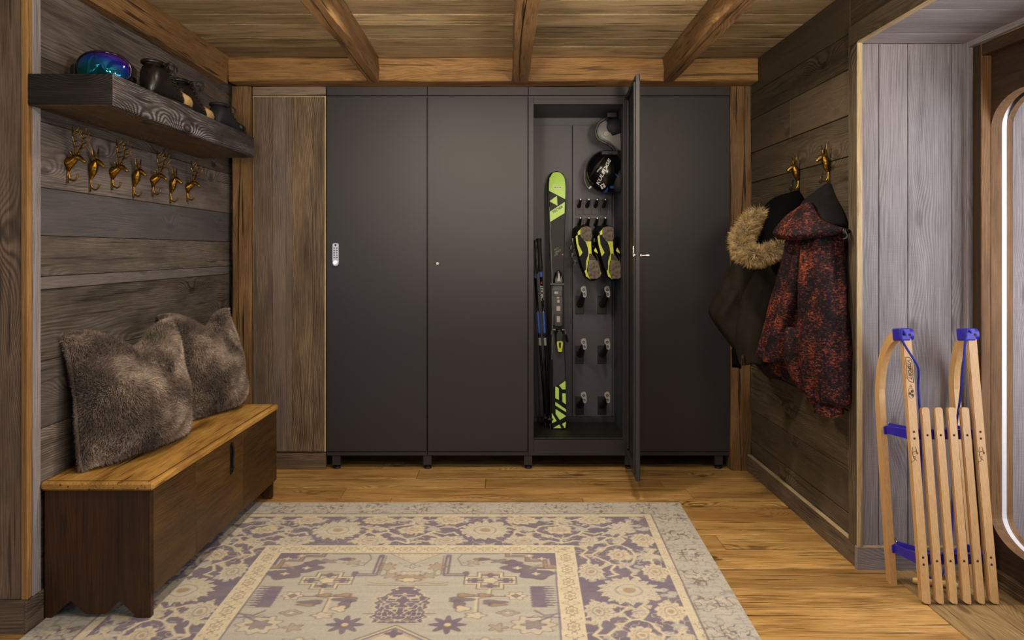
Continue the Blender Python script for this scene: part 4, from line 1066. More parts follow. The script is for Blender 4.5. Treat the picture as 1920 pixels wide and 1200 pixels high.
def doe_proto():
    r = thing('doe_hook', (0, 0, 0), '', 'coat hook', 'brass animal hooks on the left wall')
    bm = BM()                                           # chest tapers to a point below, head turns down and out
    ch = smooth_pts([(.004, 0, -.056), (.008, 0, -.042), (.013, 0, -.024), (.015, 0, -.006), (.021, 0, .008), (.027, 0, .014)], 4)
    tube(bm, ch, np.interp(np.linspace(0, 1, len(ch)), [0, .2, .42, .62, .85, 1], [.003, .009, .0155, .0175, .0125, .0105]), 14)
    hd = smooth_pts([(.017, 0, .014), (.024, 0, .015), (.034, 0, .010), (.044, 0, .002), (.052, 0, -.005), (.055, 0, -.008)], 4)
    tube(bm, hd, np.interp(np.linspace(0, 1, len(hd)), [0, .15, .4, .7, .9, 1], [.006, .0115, .0110, .0075, .0060, .003]), 12)
    for s_ in (-1, 1): ellipsoid(bm, Vector((.034, s_ * .0095, .013)), (.003, .002, .0025), 8, 6)
    for v in bm.verts:
        if v.co.z < -.004: v.co += Vector((.0010 * math.sin(v.co.z * 700 + v.co.y * 420), .0006 * math.sin(v.co.z * 900), 0))
        v.co.x = max(v.co.x, .0006)
    obj('head', bm, brass, r, True)
    for s_ in (-1, 1):
        bm = BM(); ear = smooth_pts([(.024, s_ * .007, .020), (.023, s_ * .014, .034), (.022, s_ * .021, .052), (.022, s_ * .026, .070)], 3); tube(bm, ear, np.interp(np.linspace(0, 1, 10), [0, .45, 1], [.0035, .0098, .0008]), 10, flat=.38)
        obj('ear', bm, brass, r, True)
    bm = BM(); hp = smooth_pts([(.004, 0, -.050), (.005, 0, -.075), (.011, 0, -.090), (.022, 0, -.094), (.032, 0, -.088), (.037, 0, -.073)], 4)
    tube(bm, hp, np.interp(np.linspace(0, 1, len(hp)), [0, .8, 1], [.0038, .0034, .0044]), 8); box(bm, (.0004, -.0045, -.102), (.004, .0045, -.05), .001)
    obj('hook', bm, brass, r, True, angle=50)
    return r
SG, DO = stag_proto(), doe_proto()
pos7 = [(2.775, 0), (2.925, 1), (3.09, 0), (3.27, 1), (3.45, 0), (3.635, 1), (3.83, 0)]
names7 = ['brass stag hook with antlers, nearest end of the row under the shelf', 'brass doe hook with tall ears, second hook of the row, after the first stag',
          'brass stag hook third in the row, between the two nearer does', 'brass doe hook fourth in the row, the middle of the seven under the shelf',
          'brass stag hook fifth in the row, between the two farther does', 'brass doe hook sixth in the row, next to the last stag', 'brass stag hook at the far end of the row near the corner post']
used = {}
for (y, k), lab in zip(pos7, names7):
    pr = (SG, DO)[k]
    if k not in used: used[k] = 1; pr.location = (LW + .0022, y, 1.585); pr['label'] = lab
    else: dup(pr, (LW + .0022, y, 1.585), label=lab)
for (y, z, lab) in ((3.684, 1.648, 'brass doe hook on the right wall holding the dark parka'), (3.345, 1.655, 'brass doe hook on the right wall holding the patterned jacket')):
    r = dup(DO, (RW - .0035, y, z), (0, 0, PI), lab); r['group'] = 'brass doe hooks on the right wall'
# ------------------------------------------------------------------ skis in the open locker
ZF = .1745                                             # top of the rubber mat
SK0 = Vector((.3495, 4.655, ZF + .001)); SK1 = Vector((.3485, 4.80, 1.762))
SLEN = (SK1 - SK0).length; sdir = (SK1 - SK0).normalized()
SKM = Matrix(((1, 0, sdir.x, SK0.x), (0, sdir.z, sdir.y, SK0.y), (0, -sdir.y, sdir.z, SK0.z), (0, 0, 0, 1)))   # local x across, y into the locker, z along
wtab = [(0, .030), (.012, .041), (.06, .046), (.30, .043), (.70, .0365), (.95, .0375), (1.25, .047), (1.42, .0525), (1.50, .0535), (1.545, .049), (1.575, .036), (1.588, .020), (SLEN, .002)]
def half_w(s): return float(np.interp(s, [a for a, b in wtab], [b for a, b in wtab]))
def ski_y(s): return .028 * max(0, (s - 1.42) / .17) ** 2 - .0 if s > 1.42 else 0.0
def s_of(py):                                          # row on the photograph -> distance along the ski
    lo, hi = 0.0, SLEN
    for _ in range(40):
        m = (lo + hi) / 2; wpt = SK0 + sdir * m
        y = 470 - (wpt.z - CAMZ) * F / wpt.y
        if y > py: lo = m
        else: hi = m
    return lo
def ski_xy(px, py):
    s = s_of(py); wpt = SK0 + sdir * s
    x = (px - 940) * wpt.y / F - wpt.x
    hw = half_w(s) - .0022
    return (max(-hw, min(hw, x)), s)
def ski_body(name, parent, off, mat):
    bm = BM(); rings = []
    for s in list(np.linspace(0, 1.42, 40)) + list(np.linspace(1.43, SLEN, 26)):
        h = half_w(s); yo = ski_y(s)
        rings.append([Vector((-h, yo + off, s)), Vector((-h + .003, yo - .003 + off, s)), Vector((h - .003, yo - .003 + off, s)), Vector((h, yo + off, s)), Vector((h, yo + .009 + off, s)), Vector((-h, yo + .009 + off, s))])
    loft(bm, rings); bmesh.ops.transform(bm, matrix=SKM, verts=bm.verts)
    return obj(name, bm, mat, parent)
def patch(polys, name, mat, parent, lift=.0008):
    """flat print on the ski: polygons in photo pixels, cut into the ski's own surface"""
    bm = BM()
    for poly in polys:
        pts = [ski_xy(*q) for q in poly]
        ys = min(ski_y(s) for x, s in pts)
        a = [bm.verts.new((x, ski_y(s) - .0031 - lift, s)) for x, s in pts]
        b_ = [bm.verts.new((x, ski_y(s) - .0031 + .0006, s)) for x, s in pts]
        n = len(a); bm.faces.new(a); bm.faces.new(b_[::-1])
        for i in range(n): bm.faces.new((a[i], b_[i], b_[(i + 1) % n], a[(i + 1) % n]))
    bmesh.ops.triangulate(bm, faces=[f for f in bm.faces if len(f.verts) > 4])
    bmesh.ops.transform(bm, matrix=SKM, verts=bm.verts)
    return obj(name, bm, mat, parent)
ski = thing('ski', SK0, 'black ski with lime green tip and lettering, standing front in the open locker', 'ski', 'pair of skis in the open locker')
ski_body('ski_body', ski, 0, ski_black)
bm = BM()
for sgn in (-1,):
    rr = [[Vector((sgn * (half_w(s) + .0004), .001, s)), Vector((sgn * (half_w(s) - .0015), -.0036, s)), Vector((sgn * (half_w(s) - .0026), -.0036, s)), Vector((sgn * (half_w(s) - .001), .003, s))] for s in np.linspace(.42, 1.36, 24)]
    loft(bm, rr)
bmesh.ops.transform(bm, matrix=SKM, verts=bm.verts); obj('steel_edge', bm, silver_print, ski)
def z3(x, y): return (1000 + x / 8.57, 310 + y / 8.57)
def z6(x, y): return (1000 + x / 6.0, 680 + y / 6.0)
tip = [(245, 410), (512, 545), (520, 330), (520, 270), (516, 200), (490, 176), (470, 140), (440, 112), (380, 97), (330, 104), (296, 140), (280, 172), (258, 195), (240, 280), (240, 330)]
# the curled tip is cut into strips so that the print follows the curve
def strip_poly(rows):
    out = []
    for (y0, l0, r0), (y1, l1, r1) in zip(rows, rows[1:]): out.append([z3(l0, y0), z3(r0, y0), z3(r1, y1), z3(l1, y1)])
    return out
tip_rows = [(97, 372, 390), (104, 332, 425), (112, 318, 440), (125, 306, 455), (140, 296, 470), (158, 287, 480), (176, 278, 490), (190, 262, 505), (200, 255, 516), (235, 247, 519), (270, 242, 520), (300, 241, 520), (330, 241, 520), (370, 243, 519), (410, 245, 517)]
patch(strip_poly(tip_rows) + [[z3(245, 410), z3(517, 410), z3(512, 545)], [z3(249, 578), z3(378, 492), z3(388, 650)], [z3(262, 745), z3(506, 590), z3(500, 770), z3(270, 910)]], 'tip_print', lime, ski)
patch([[z6(*q) for q in pl_] for pl_ in (
    [(288, 255), (365, 205), (368, 300), (326, 300), (312, 272)], [(247, 270), (270, 274), (287, 292), (288, 418), (247, 400)], [(325, 345), (373, 345), (380, 468), (328, 440)],
    [(247, 440), (380, 525), (380, 556), (247, 480)], [(250, 520), (383, 600), (297, 645), (250, 575)], [(206, 565), (262, 655), (208, 680)], [(220, 735), (290, 695), (315, 735)], [(322, 690), (383, 663), (380, 725), (365, 735), (350, 735)])], 'tail_print', lime, ski)
def ski_text(txt, px, py, size, ang, mat, name, shear=.25, bold=.0, lift=.0012, hscale=1.0):
    x, s = ski_xy(px, py); bm = BM()
    M = SKM @ Matrix.Translation((x, ski_y(s) - .0031 - lift, s)) @ Matrix.Rotation(math.radians(-ang), 4, 'Y') @ Matrix.Rotation(PI / 2, 4, 'X') @ Matrix.Diagonal((hscale, 1, 1, 1))
    text_bm(bm, txt, size, M, shear=shear, bold=bold, extr=.0004); return obj(name, bm, mat, ski)
ski_text('FISCHER', 1045.2, 393.2, .022, 31, black_gloss, 'maker_lettering', bold=.0006, hscale=.88)
patch([[(1037.5, 349.2), (1052.5, 349.2), (1052.5, 353.6), (1037.5, 353.6)]], 'sticker', white_print, ski, .0012)
ski_text('ID 1842', 1045, 351.5, .010, 0, ink, 'sticker_lettering', 0, lift=.0018) if False else None
bm = BM()
for k, wd_ in enumerate((.012, .009, .012)):
    x, s = ski_xy(1041 + k * 4.6, 351.4); box(bm, (x - wd_ / 2, -.0052 + ski_y(s), s - .002), (x + wd_ / 2, -.0044 + ski_y(s), s + .002))
bmesh.ops.transform(bm, matrix=SKM, verts=bm.verts); obj('sticker_marks', bm, ink, ski)
olive_print = plain('olive_print', '#71793f', 0.4)
ski_text('RC4', 1043, 467, .016, 28, olive_print, 'model_lettering'); ski_text('SPEED', 1046, 471.5, .016, 28, olive_print, 'model_lettering'); ski_text('XTR', 1042, 478, .014, 28, olive_print, 'model_lettering')
patch([[(1053.6, 476), (1056, 476), (1056, 479), (1053.6, 479)]], 'red_dot', red_print, ski)
patch([[(1037, 625), (1057, 625), (1059.5, 714), (1037.5, 727)]], 'graphite_field', ski_print_grey, ski, .0004)
# binding: toe piece, plate, heel piece with lime lever, brake arms
def sb(bm, px0, py0, px1, py1, y0, y1, bev=.002):
    a = ski_xy_raw(px0, py1); b_ = ski_xy_raw(px1, py0); box(bm, (a[0], -y1, a[1]), (b_[0], -y0, b_[1]), bev)
def ski_xy_raw(px, py):
    s = s_of(py); wpt = SK0 + sdir * s; return ((px - 940) * (wpt.y - .02) / F - wpt.x, s)
bind = BM(); sb(bind, 1037, 535, 1055, 610, .003, .012); sb(bind, 1038.5, 545, 1054, 556, .012, .02); sb(bind, 1040, 590, 1054, 612, .012, .018)
bmesh.ops.transform(bind, matrix=SKM, verts=bind.verts); obj('binding_plate', bind, black_plastic, ski)
bm = BM(); x, s = ski_xy_raw(1047, 522)
loft(bm, [[Vector((x + a * .030 * k, -.004 - d_, s + b_ * .035 * k + sh)) for a, b_ in ((-1, -1), (1, -1), (1.05, -.3), (.7, 1), (-.7, 1), (-1.05, -.3))] for d_, k, sh in ((0, 1, 0), (.022, .95, 0), (.045, .7, -.004))])
sb(bm, 1031, 531, 1058.5, 535, .012, .035); ellipsoid(bm, Vector((x, -.05, s + .02)), (.016, .012, .03), 10, 8)
bmesh.ops.transform(bm, matrix=SKM, verts=bm.verts); obj('toe_piece', bm, black_plastic, ski)
bm = BM(); prism(bm, [(x - .010, s - .02), (x + .010, s - .02), (x + .0035, s + .028), (x - .0035, s + .028)], -.004, Matrix.Translation((0, -.058, 0))); bmesh.ops.transform(bm, matrix=SKM, verts=bm.verts); obj('toe_lever', bm, silver_print, ski)
bm = BM(); sb(bm, 1044, 557, 1048.5, 560, .02, .023, .0005); sb(bm, 1044.5, 562, 1049, 568, .02, .023, .0005); sb(bm, 1043.5, 574, 1050.5, 583, .013, .016, .0005); sb(bm, 1044, 593, 1050, 604, .0185, .0205, .0005); sb(bm, 1039, 547, 1046.5, 551, .021, .022, .0003)
bmesh.ops.transform(bm, matrix=SKM, verts=bm.verts); obj('binding_print', bm, silver_print, ski)
bm = BM(); x, s = ski_xy_raw(1048.5, 628)
ellipsoid(bm, Vector((x, -.026, s + .012)), (.028, .026, .030), 14, 10); loft(bm, [[Vector((x + a * .026 * k, -.004 - d_, s - .01 + b_ * .05 * k)) for a, b_ in ((-1, -1), (1, -1), (1.1, .4), (.7, 1), (-.7, 1), (-1.1, .4))] for d_, k in ((0, 1), (.03, .9), (.05, .62))])
bmesh.ops.transform(bm, matrix=SKM, verts=bm.verts); obj('heel_piece', bm, black_plastic, ski)
bm = BM(); lv = [(-.0155, .028), (.0155, .028), (.019, .018), (.012, -.03), (.008, -.036), (-.008, -.036), (-.012, -.03), (-.019, .018)]
x, s = ski_xy_raw(1049, 648); prism(bm, [(x + a, s + b_) for a, b_ in lv], -.008, Matrix.Translation((0, -.052, 0))); bmesh.ops.transform(bm, matrix=SKM, verts=bm.verts); lvr = obj('heel_lever', bm, lime_boot, ski); lvr['label'] = 'lime green lever'
bm = BM(); prism(bm, [(x - .007, s + .02), (x + .007, s + .02), (x + .005, s - .012), (x - .005, s - .012)], -.002, Matrix.Translation((0, -.0602, 0))); bmesh.ops.transform(bm, matrix=SKM, verts=bm.verts); obj('lever_slot', bm, black_plastic, lvr)
for sg_ in (-1, 1):
    bm = BM(); x, s = ski_xy_raw(1047.5, 622)
    tube(bm, smooth_pts([(x + sg_ * .02, -.04, s + .012), (x + sg_ * .036, -.03, s + .012), (x + sg_ * .042, -.01, s - .005), (x + sg_ * .048, .005, s - .03)], 4), .0028, 8)
    bmesh.ops.transform(bm, matrix=SKM, verts=bm.verts); br2 = obj('brake_arm', bm, silver_print, ski)
    bm = BM(); tube(bm, [(x + sg_ * .045, 0, s - .014), (x + sg_ * .052, .01, s - .05), (x + sg_ * .057, .012, s - .066)], [.006, .009, .004], 8); bmesh.ops.transform(bm, matrix=SKM, verts=bm.verts); obj('brake_tip', bm, black_plastic, br2)
ski2 = thing('ski', SK0 + Vector((0, .02, 0)), 'black ski mostly hidden behind the lettered one in the open locker', 'ski', 'pair of skis in the open locker')
M_old = SKM.copy(); SKM = Matrix.Translation((-.009, .0, .0)) @ SKM
o2 = ski_body('ski_body', ski2, .013, ski_black); SKM = M_old

# ------------------------------------------------------------------ ski poles
def pole(base, top, label, text=False):
    th = thing('ski_pole', base, label, 'ski pole', 'ski poles in the open locker')
    base = Vector(base); top = Vector(top); ax = (top - base); L_ = ax.length; u = ax.normalized()
    at_ = lambda t: base + u * (L_ * t)
    bm = BM(); tube(bm, [at_(.03), at_(.86)], [.0065, .0085], 12); obj('shaft', bm, black_gloss, th, True)
    bm = BM(); tube(bm, smooth_pts([at_(.82), at_(.85), at_(.90), at_(.96), at_(.985), at_(1)], 3), np.interp(np.linspace(0, 1, 16), [0, .2, .5, .8, .93, 1], [.009, .014, .0125, .015, .020, .012]), 12); obj('grip', bm, black_rubber, th, True)
    bm = BM(); tube(bm, [at_(0), at_(.035)], [.002, .006], 8); obj('tip', bm, steel, th)
    bm = BM(); c_ = at_(.055); cyl(bm, c_ - u * .004, c_ + u * .004, .026, .020, 16); cyl(bm, c_ - u * .004, c_ + u * .02, .009); obj('basket', bm, black_plastic, th)
    for t0, t1, m_ in ((.795, .825, blue_print), (.50, .61, blue_print), (.435, .475, silver_print)):
        bm = BM(); r_ = .0066 + .0021 * t0; tube(bm, [at_(t0), at_(t1)], [r_ + .0012] * 2, 12, cap=False); tube(bm, [at_(t0), at_(t1)], [r_ - .0012] * 2, 12, cap=False); obj('band', bm, m_, th, True)
    bm = BM(); g0 = at_(.985)
    tube(bm, smooth_pts([g0, g0 + Vector((-.02, -.01, -.05)), g0 + Vector((-.028, -.012, -.15)), g0 + Vector((-.012, -.014, -.20)), g0 + Vector((.002, -.016, -.12)), g0 + Vector((.0, -.012, -.03))], 4), .007, 6, flat=.25); obj('strap', bm, black_rubber, th)
    if text:
        bm = BM(); M = Matrix.Translation(at_(.71) + Vector((0, -.0092, 0))) @ Matrix.Rotation(PI / 2, 4, 'X') @ Matrix.Rotation(PI / 2 + .03, 4, 'Z')
        text_bm(bm, 'CRICKET', .022, M, bold=.0003, extr=.0004, space=1.1); obj('lettering', bm, white_print, th)
        bm = BM(); M = Matrix.Translation(at_(.765) + Vector((0, -.0095, 0))) @ Matrix.Rotation(PI / 2, 4, 'X'); text_bm(bm, '4', .022, M, extr=.0004); box(bm, at_(.765) + Vector((-.006, -.0098, -.006)), at_(.765) + Vector((.006, -.0094, -.003))); obj('red_mark', bm, red_print, th)
    return th
pole((.298, 4.665, ZF), (.231, 4.74, 1.335), 'black ski pole with white lettering, nearer the skis', True)
pole((.272, 4.70, ZF), (.196, 4.79, 1.325), 'black ski pole half hidden by the locker frame on its left')

# ------------------------------------------------------------------ ski boots on the pegs, soles towards the room
def ski_boot(cx, label, mir, shaft_visible):
    th = thing('ski_boot', P(cx, 475, 4.72), label, 'ski boot', 'ski boots on the drying pegs')
    def pt(x, y, d):                                    # x, y: sole drawing in units of the close-up, mapped to metres on the sole plane
        xx = (x - 535) / 5.0 * (1 if not mir else 1); px = cx + xx; py = 300 + y / 5.0
        q_ = P(px, py, 4.60); return Vector((q_.x, d, q_.z))
    SYP = 4.585
    out = [(455, 628), (500, 614), (548, 630), (560, 700), (560, 760), (556, 800), (580, 850), (612, 910), (636, 990), (642, 1060), (632, 1105), (590, 1124), (545, 1122), (500, 1085), (462, 1000), (440, 920), (424, 850), (412, 770), (420, 690)]
    C = pt(530, 880, SYP)
    def ring(d, k, dx, dz, pinch=0.0):
        r_ = []
        for x, y in out:
            q_ = pt(x, y, d); r_.append(Vector((C.x + (q_.x - C.x) * k + dx, d, C.z + (q_.z - C.z) * (k - pinch) + dz)))
        return r_
    bm = BM(); loft(bm, [ring(SYP, .97, 0, 0), ring(SYP + .016, 1.0, 0, 0), ring(SYP + .05, 1.05, -.006, 0), ring(SYP + .10, 1.0, -.010, .02, .10), ring(SYP + .15, .98, -.012, .06, .30), ring(SYP + .20, .92, -.012, .085, .42), ring(SYP + .27, .90, -.012, .10, .44)])
    sh = obj('shell', bm, boot_shell_m, th, True, angle=50)
    def flat(poly, lift, name, mat, parent=th, dep=.006):
        bm = BM(); a = [bm.verts.new(pt(x, y, SYP - lift)) for x, y in poly]; b_ = [bm.verts.new(pt(x, y, SYP - lift + dep)) for x, y in poly]
        n = len(a); bm.faces.new(a); bm.faces.new(b_[::-1])
        for i in range(n): bm.faces.new((a[i], b_[i], b_[(i + 1) % n], a[(i + 1) % n]))
        bmesh.ops.triangulate(bm, faces=[f for f in bm.faces if len(f.verts) > 4])
        return obj(name, bm, mat, parent)
    flat([(446, 640), (500, 620), (545, 634), (555, 722), (538, 760), (482, 762), (446, 715)], .009, 'heel_pad', sole_grey, dep=.014)
    flat([(522, 944), (600, 944), (624, 1000), (634, 1080), (600, 1114), (540, 1110), (512, 1060)], .009, 'toe_pad', sole_grey, dep=.014)
    flat([(528, 880), (552, 876), (598, 940), (524, 940)], .006, 'instep_pad', plain('dark_instep', '#3a3430', .7) if 'dark_instep' not in bpy.data.materials else bpy.data.materials['dark_instep'], dep=.011)
    flat([(492, 762), (545, 762), (550, 868), (606, 942), (640, 1060), (628, 1098), (606, 946), (518, 946), (506, 1040), (536, 1118), (498, 1080), (500, 950), (522, 878), (514, 820)], .003, 'waist_print', lime_boot, dep=.005)
    flat([(420, 676), (446, 650), (446, 700), (424, 705)], .003, 'heel_print', lime_boot, dep=.006)
    flat([(402, 720), (418, 700), (428, 790), (466, 868), (440, 905), (412, 800)], .002, 'side_print', lime_boot, dep=.012)
    flat([(486, 1040), (500, 1026), (522, 1098), (548, 1122), (500, 1090)], .004, 'toe_print', lime_boot, dep=.01)
    if mir: flat([(598, 1030), (650, 1020), (645, 1050), (632, 1085), (630, 1040)], .004, 'toe_print', lime_boot, dep=.01)
    flat([(570, 850), (588, 822), (606, 860), (608, 878)], .002, 'side_print', lime_boot, dep=.01)
    # buckles along the side
    for k in range(4):
        z_ = C.z + .085 - k * .045; xs_ = C.x - .085 - .016 * math.sin(k * 1.1 + .4)
        bm = BM(); tube(bm, [(xs_ + .04, SYP + .06, z_), (xs_, SYP + .075, z_ - .004), (xs_ - .004, SYP + .12, z_ - .006)], .006, 8)
        for j in range(3): box(bm, (xs_ - .008, SYP + .07 + j * .012, z_ - .011), (xs_ + .003, SYP + .074 + j * .012, z_ + .008), .0008)
        bk = obj('buckle', bm, black_plastic, th)
        bm = BM()
        for j in range(3): ellipsoid(bm, Vector((xs_ - .002, SYP + .062 + j * .014, z_ + .006 - .01 * j)), (.004, .003, .003), 8, 6)
        obj('rivet', bm, silver_print, bk)
    bm = BM(); tube(bm, [(C.x, SYP + .262, C.z + .10), (C.x, SYP + .30, C.z + .10)], [.05, .04], 14); obj('liner', bm, navy_fabric, th, True)
    return th
ski_boot(1105.5, 'black and lime ski boot hung sole outward, left one with buckles showing', False, True)
ski_boot(1146.5, 'black and lime ski boot hung sole outward, right one beside the locker wall', True, False)

# ------------------------------------------------------------------ helmets
HC = P(1136, 322, 4.68); HR = (.125, .115, .130)
def on_helmet(px, py, lift=.0015):
    """point of the helmet's front surface seen at this pixel"""
    d = 4.58
    for _ in range(12):
        q_ = P(px, py, d); v = (q_.x - HC.x) / HR[0], (q_.z - HC.z) / HR[2]
        k = 1 - v[0] ** 2 - v[1] ** 2
        d = HC.y - HR[1] * math.sqrt(max(k, 0)) - lift
    return P(px, py, d)
hel = thing('ski_helmet', HC, 'black ski helmet with white lettering and blue straps, hung above the boots', 'helmet')
bm = BM(); ellipsoid(bm, HC, HR, 28, 20)
for v in bm.verts:
    r_ = v.co - HC
    if r_.x > .055: v.co.x = HC.x + .055 + (r_.x - .055) * .55
obj('shell', bm, black_gloss, hel, True)
for k in range(3):
    a0 = on_helmet(1104 + k * 4, 336 - k * 9, .001); b0 = on_helmet(1116 + k * 5, 318 - k * 8, .003); c0 = on_helmet(1124 + k * 5, 308 - k * 7, .001)
    bm = BM(); tube(bm, smooth_pts([a0, b0, c0], 4), [.002] + [.005] * 7 + [.002], 8); obj('vent', bm, black_rubber, hel, True)
bm = BM(); rim = [on_helmet(x, y, .002) for x, y in ((1097, 318), (1095.5, 328), (1096.5, 338), (1099, 346), (1103, 353))]; tube(bm, smooth_pts(rim, 4), .0022, 6); obj('edge_trim', bm, plain('olive_trim', '#55603a', .4), hel)
bm = BM(); ellipsoid(bm, HC + Vector((.072, -.055, -.06)), (.045, .05, .075), 16, 12); obj('ear_pad', bm, navy_fabric, hel, True)
bm = BM(); bb = P(1143, 287, 4.60); box(bm, bb + Vector((-.05, -.01, -.012)), bb + Vector((.05, .05, .014)), .004); box(bm, bb + Vector((-.012, -.016, -.006)), bb + Vector((.016, -.009, .006)), .002); obj('goggle_clip', bm, black_rubber, hel)
def helmet_text(txt, p0, p1, size, name, mat=white_print, shear=.2, bold=0.0002, lift=.0022):
    a = on_helmet(*p0, lift); b_ = on_helmet(*p1, lift); me = text_mesh(txt, size, extr=.0002, shear=shear, bold=bold)
    n = len(me.vertices); co = np.empty(n * 3); me.vertices.foreach_get('co', co); co = co.reshape(-1, 3)
    wd_ = co[:, 0].max() - co[:, 0].min()
    ang = math.atan2(p0[1] - p1[1], p1[0] - p0[0]); L_ = math.hypot(p1[0] - p0[0], p1[1] - p0[1]); mx, my = (p0[0] + p1[0]) / 2, (p0[1] + p1[1]) / 2
    k = L_ / wd_
    new = []
    for x, y, z in co:
        u, v = x * k, y * k * .72
        q_ = on_helmet(mx + u * math.cos(ang) - v * math.sin(ang), my - u * math.sin(ang) - v * math.cos(ang), lift); q_.y -= z
        new.append(q_)
    me.vertices.foreach_set('co', np.array([list(q_) for q_ in new]).ravel()); me.materials.append(mat); me.name = name
    return link(name, me, hel)
helmet_text('KULEDGE', (1120, 347), (1143.5, 299), .02, 'lettering')
helmet_text('ATOM', (1118.5, 322.5), (1127.5, 314.5), .02, 'lettering', shear=.3, bold=.0006)
def helmet_patch(polys, name, mat, lift=.004):
    bm = BM()
    for poly in polys: 
        vs = [bm.verts.new(on_helmet(x, y, lift)) for x, y in poly]; bs = [bm.verts.new(on_helmet(x, y, lift - .003)) for x, y in poly]
        n = len(vs); bm.faces.new(vs); bm.faces.new(bs[::-1])
        for i in range(n): bm.faces.new((vs[i], bs[i], bs[(i + 1) % n], vs[(i + 1) % n]))
    return obj(name, bm, mat, hel)
helmet_patch([[(1124.5, 347.5), (1132, 343.5), (1136, 350.5), (1128.5, 355)], [(1103.5, 352), (1108, 348.5), (1109.8, 350.5), (1105, 354.5)]], 'emblem', white_print)
helmet_patch([[(1127.2, 347.6), (1129.4, 346.5), (1131.2, 349.2), (1129.2, 350.3)], [(1131, 346.6), (1132.6, 345.8), (1133, 348), (1131.6, 348.6)], [(1129.6, 351.6), (1132, 350.2), (1133.4, 351.4), (1130.6, 352.8)]], 'emblem_mark', black_gloss, .0052)
helmet_patch([[(1131, 360), (1137, 355), (1139.5, 351), (1140, 355), (1138, 360), (1133.5, 362.5)], [(1144, 348.5), (1156, 348.5), (1156, 354), (1144, 353)], [(1153, 325), (1157, 328), (1162, 335), (1163.5, 341), (1161.5, 338), (1157, 331)]], 'strap', blue_print, .009)
h2 = thing('ski_helmet', P(1148, 254, 4.70), 'grey ski helmet half hidden in the top right corner of the open locker', 'helmet')
bm = BM(); hp_ = [(1118, 250), (1119.5, 240), (1124, 231), (1131, 226), (1136, 224), (1141, 246), (1149, 256), (1166, 250), (1168, 284), (1158, 281), (1146, 271), (1134, 265), (1124, 261)]
pc = P(1146, 252, 4.66)
rings = []
for dd, k in ((0.0, .80), (.008, .95), (.03, 1.0), (.07, 1.0), (.12, .9), (.16, .7)):
    rings.append([Vector((pc.x + (P(x, y, 4.62).x - pc.x) * k, 4.62 + dd, pc.z + (P(x, y, 4.62).z - pc.z) * k)) for x, y in hp_])
loft(bm, rings); obj('shell', bm, grey_helmet, h2, True, angle=40)
bm = BM(); rr = [P(x, y, 4.63) for x, y in ((1134, 223), (1124, 229), (1118.5, 239), (1117, 250), (1122, 261), (1133, 267), (1147, 274), (1158, 283))]; tube(bm, smooth_pts(rr, 4), .008, 8); obj('rim', bm, plain('dark_grey_rim', '#3a3a3a', .5), h2, True)
bm = BM(); ellipsoid(bm, P(1151, 238, 4.635), (.056, .03, .052), 16, 12); obj('ear_pad', bm, navy_fabric, h2, True)
bm = BM(); rv = P(1136.5, 251, 4.612); cyl(bm, rv, rv + Vector((0, .012, 0)), .013, .015, 18); obj('rivet_ring', bm, silver_print, h2); bm = BM(); ellipsoid(bm, rv + Vector((0, -.001, 0)), (.006, .004, .006), 10, 8); obj('rivet', bm, chrome, h2, True)
bm = BM(); tube(bm, [P(1138, 268, 4.62), P(1148, 276, 4.61), P(1160, 292, 4.62)], [.006, .008, .006], 6, flat=.4); obj('chin_strap', bm, black_rubber, h2)

# ------------------------------------------------------------------ wooden sled leaning in the recess
SO = Vector((1.631, 2.726, 0)); LEAN = math.radians(8.0)
sled = thing('wooden_sled', SO, 'varnished wooden sled with blue steel braces leaning upright in the entrance recess', 'sled')
SM = Matrix.Translation(SO) @ Matrix.Rotation(-LEAN, 4, 'X')      # local x across, y from seat to runners, z along
def sfin(name, bm, mat, parent=sled, **k):
    bmesh.ops.transform(bm, matrix=SM, verts=bm.verts); return obj(name, bm, mat, parent, **k)
def bar(bm, x, z0, z1, w_, t_, y0, chamfer_bottom=True, round_top=True, tw=0.0):
    pts = []
    if chamfer_bottom: pts += [(-w_ / 2, z0 + .012), (-w_ / 2 + .012, z0 + .002), (w_ / 2 - .004, z0), (w_ / 2, z0 + .004)]
    else: pts += [(-w_ / 2, z0), (w_ / 2, z0)]
    if round_top: pts += [(w_ / 2, z1 - .008), (w_ / 2 - .006, z1 - .001), (0, z1), (-w_ / 2 + .006, z1 - .001), (-w_ / 2, z1 - .008)]
    else: pts += [(w_ / 2, z1), (-w_ / 2, z1)]
    vs = prism(bm, [(x + a, b_) for a, b_ in pts], t_, Matrix.Translation((0, y0, 0)))
    return vs
sxs = [-.1214, -.0728, -.0243, .0243, .0728, .1214]
HZU, HZL = .590, .150
for i, x in enumerate(sxs):
    rail = i in (0, 5)
    bm = BM(); bar(bm, x, 0.004, .945 if rail else .690, .0345 if rail else .031, .021 if rail else .017, 0.0)
    es = [e for e in bm.edges if abs((e.verts[0].co - e.verts[1].co).z) > .3]; bmesh.ops.bevel(bm, geom=es, offset=.0025, segments=2, affect='EDGES')
    ob = sfin('side_rail' if rail else 'slat', bm, beech)
    bm = BM()
    for z in (HZU, HZL):
        for dz in ((.012, -.012) if rail else (0,)):
            cyl(bm, (x, .0, z + dz), (x, -.0006, z + dz), .0042, seg=12)
    sfin('screw_holes', bm, hole_m, ob)
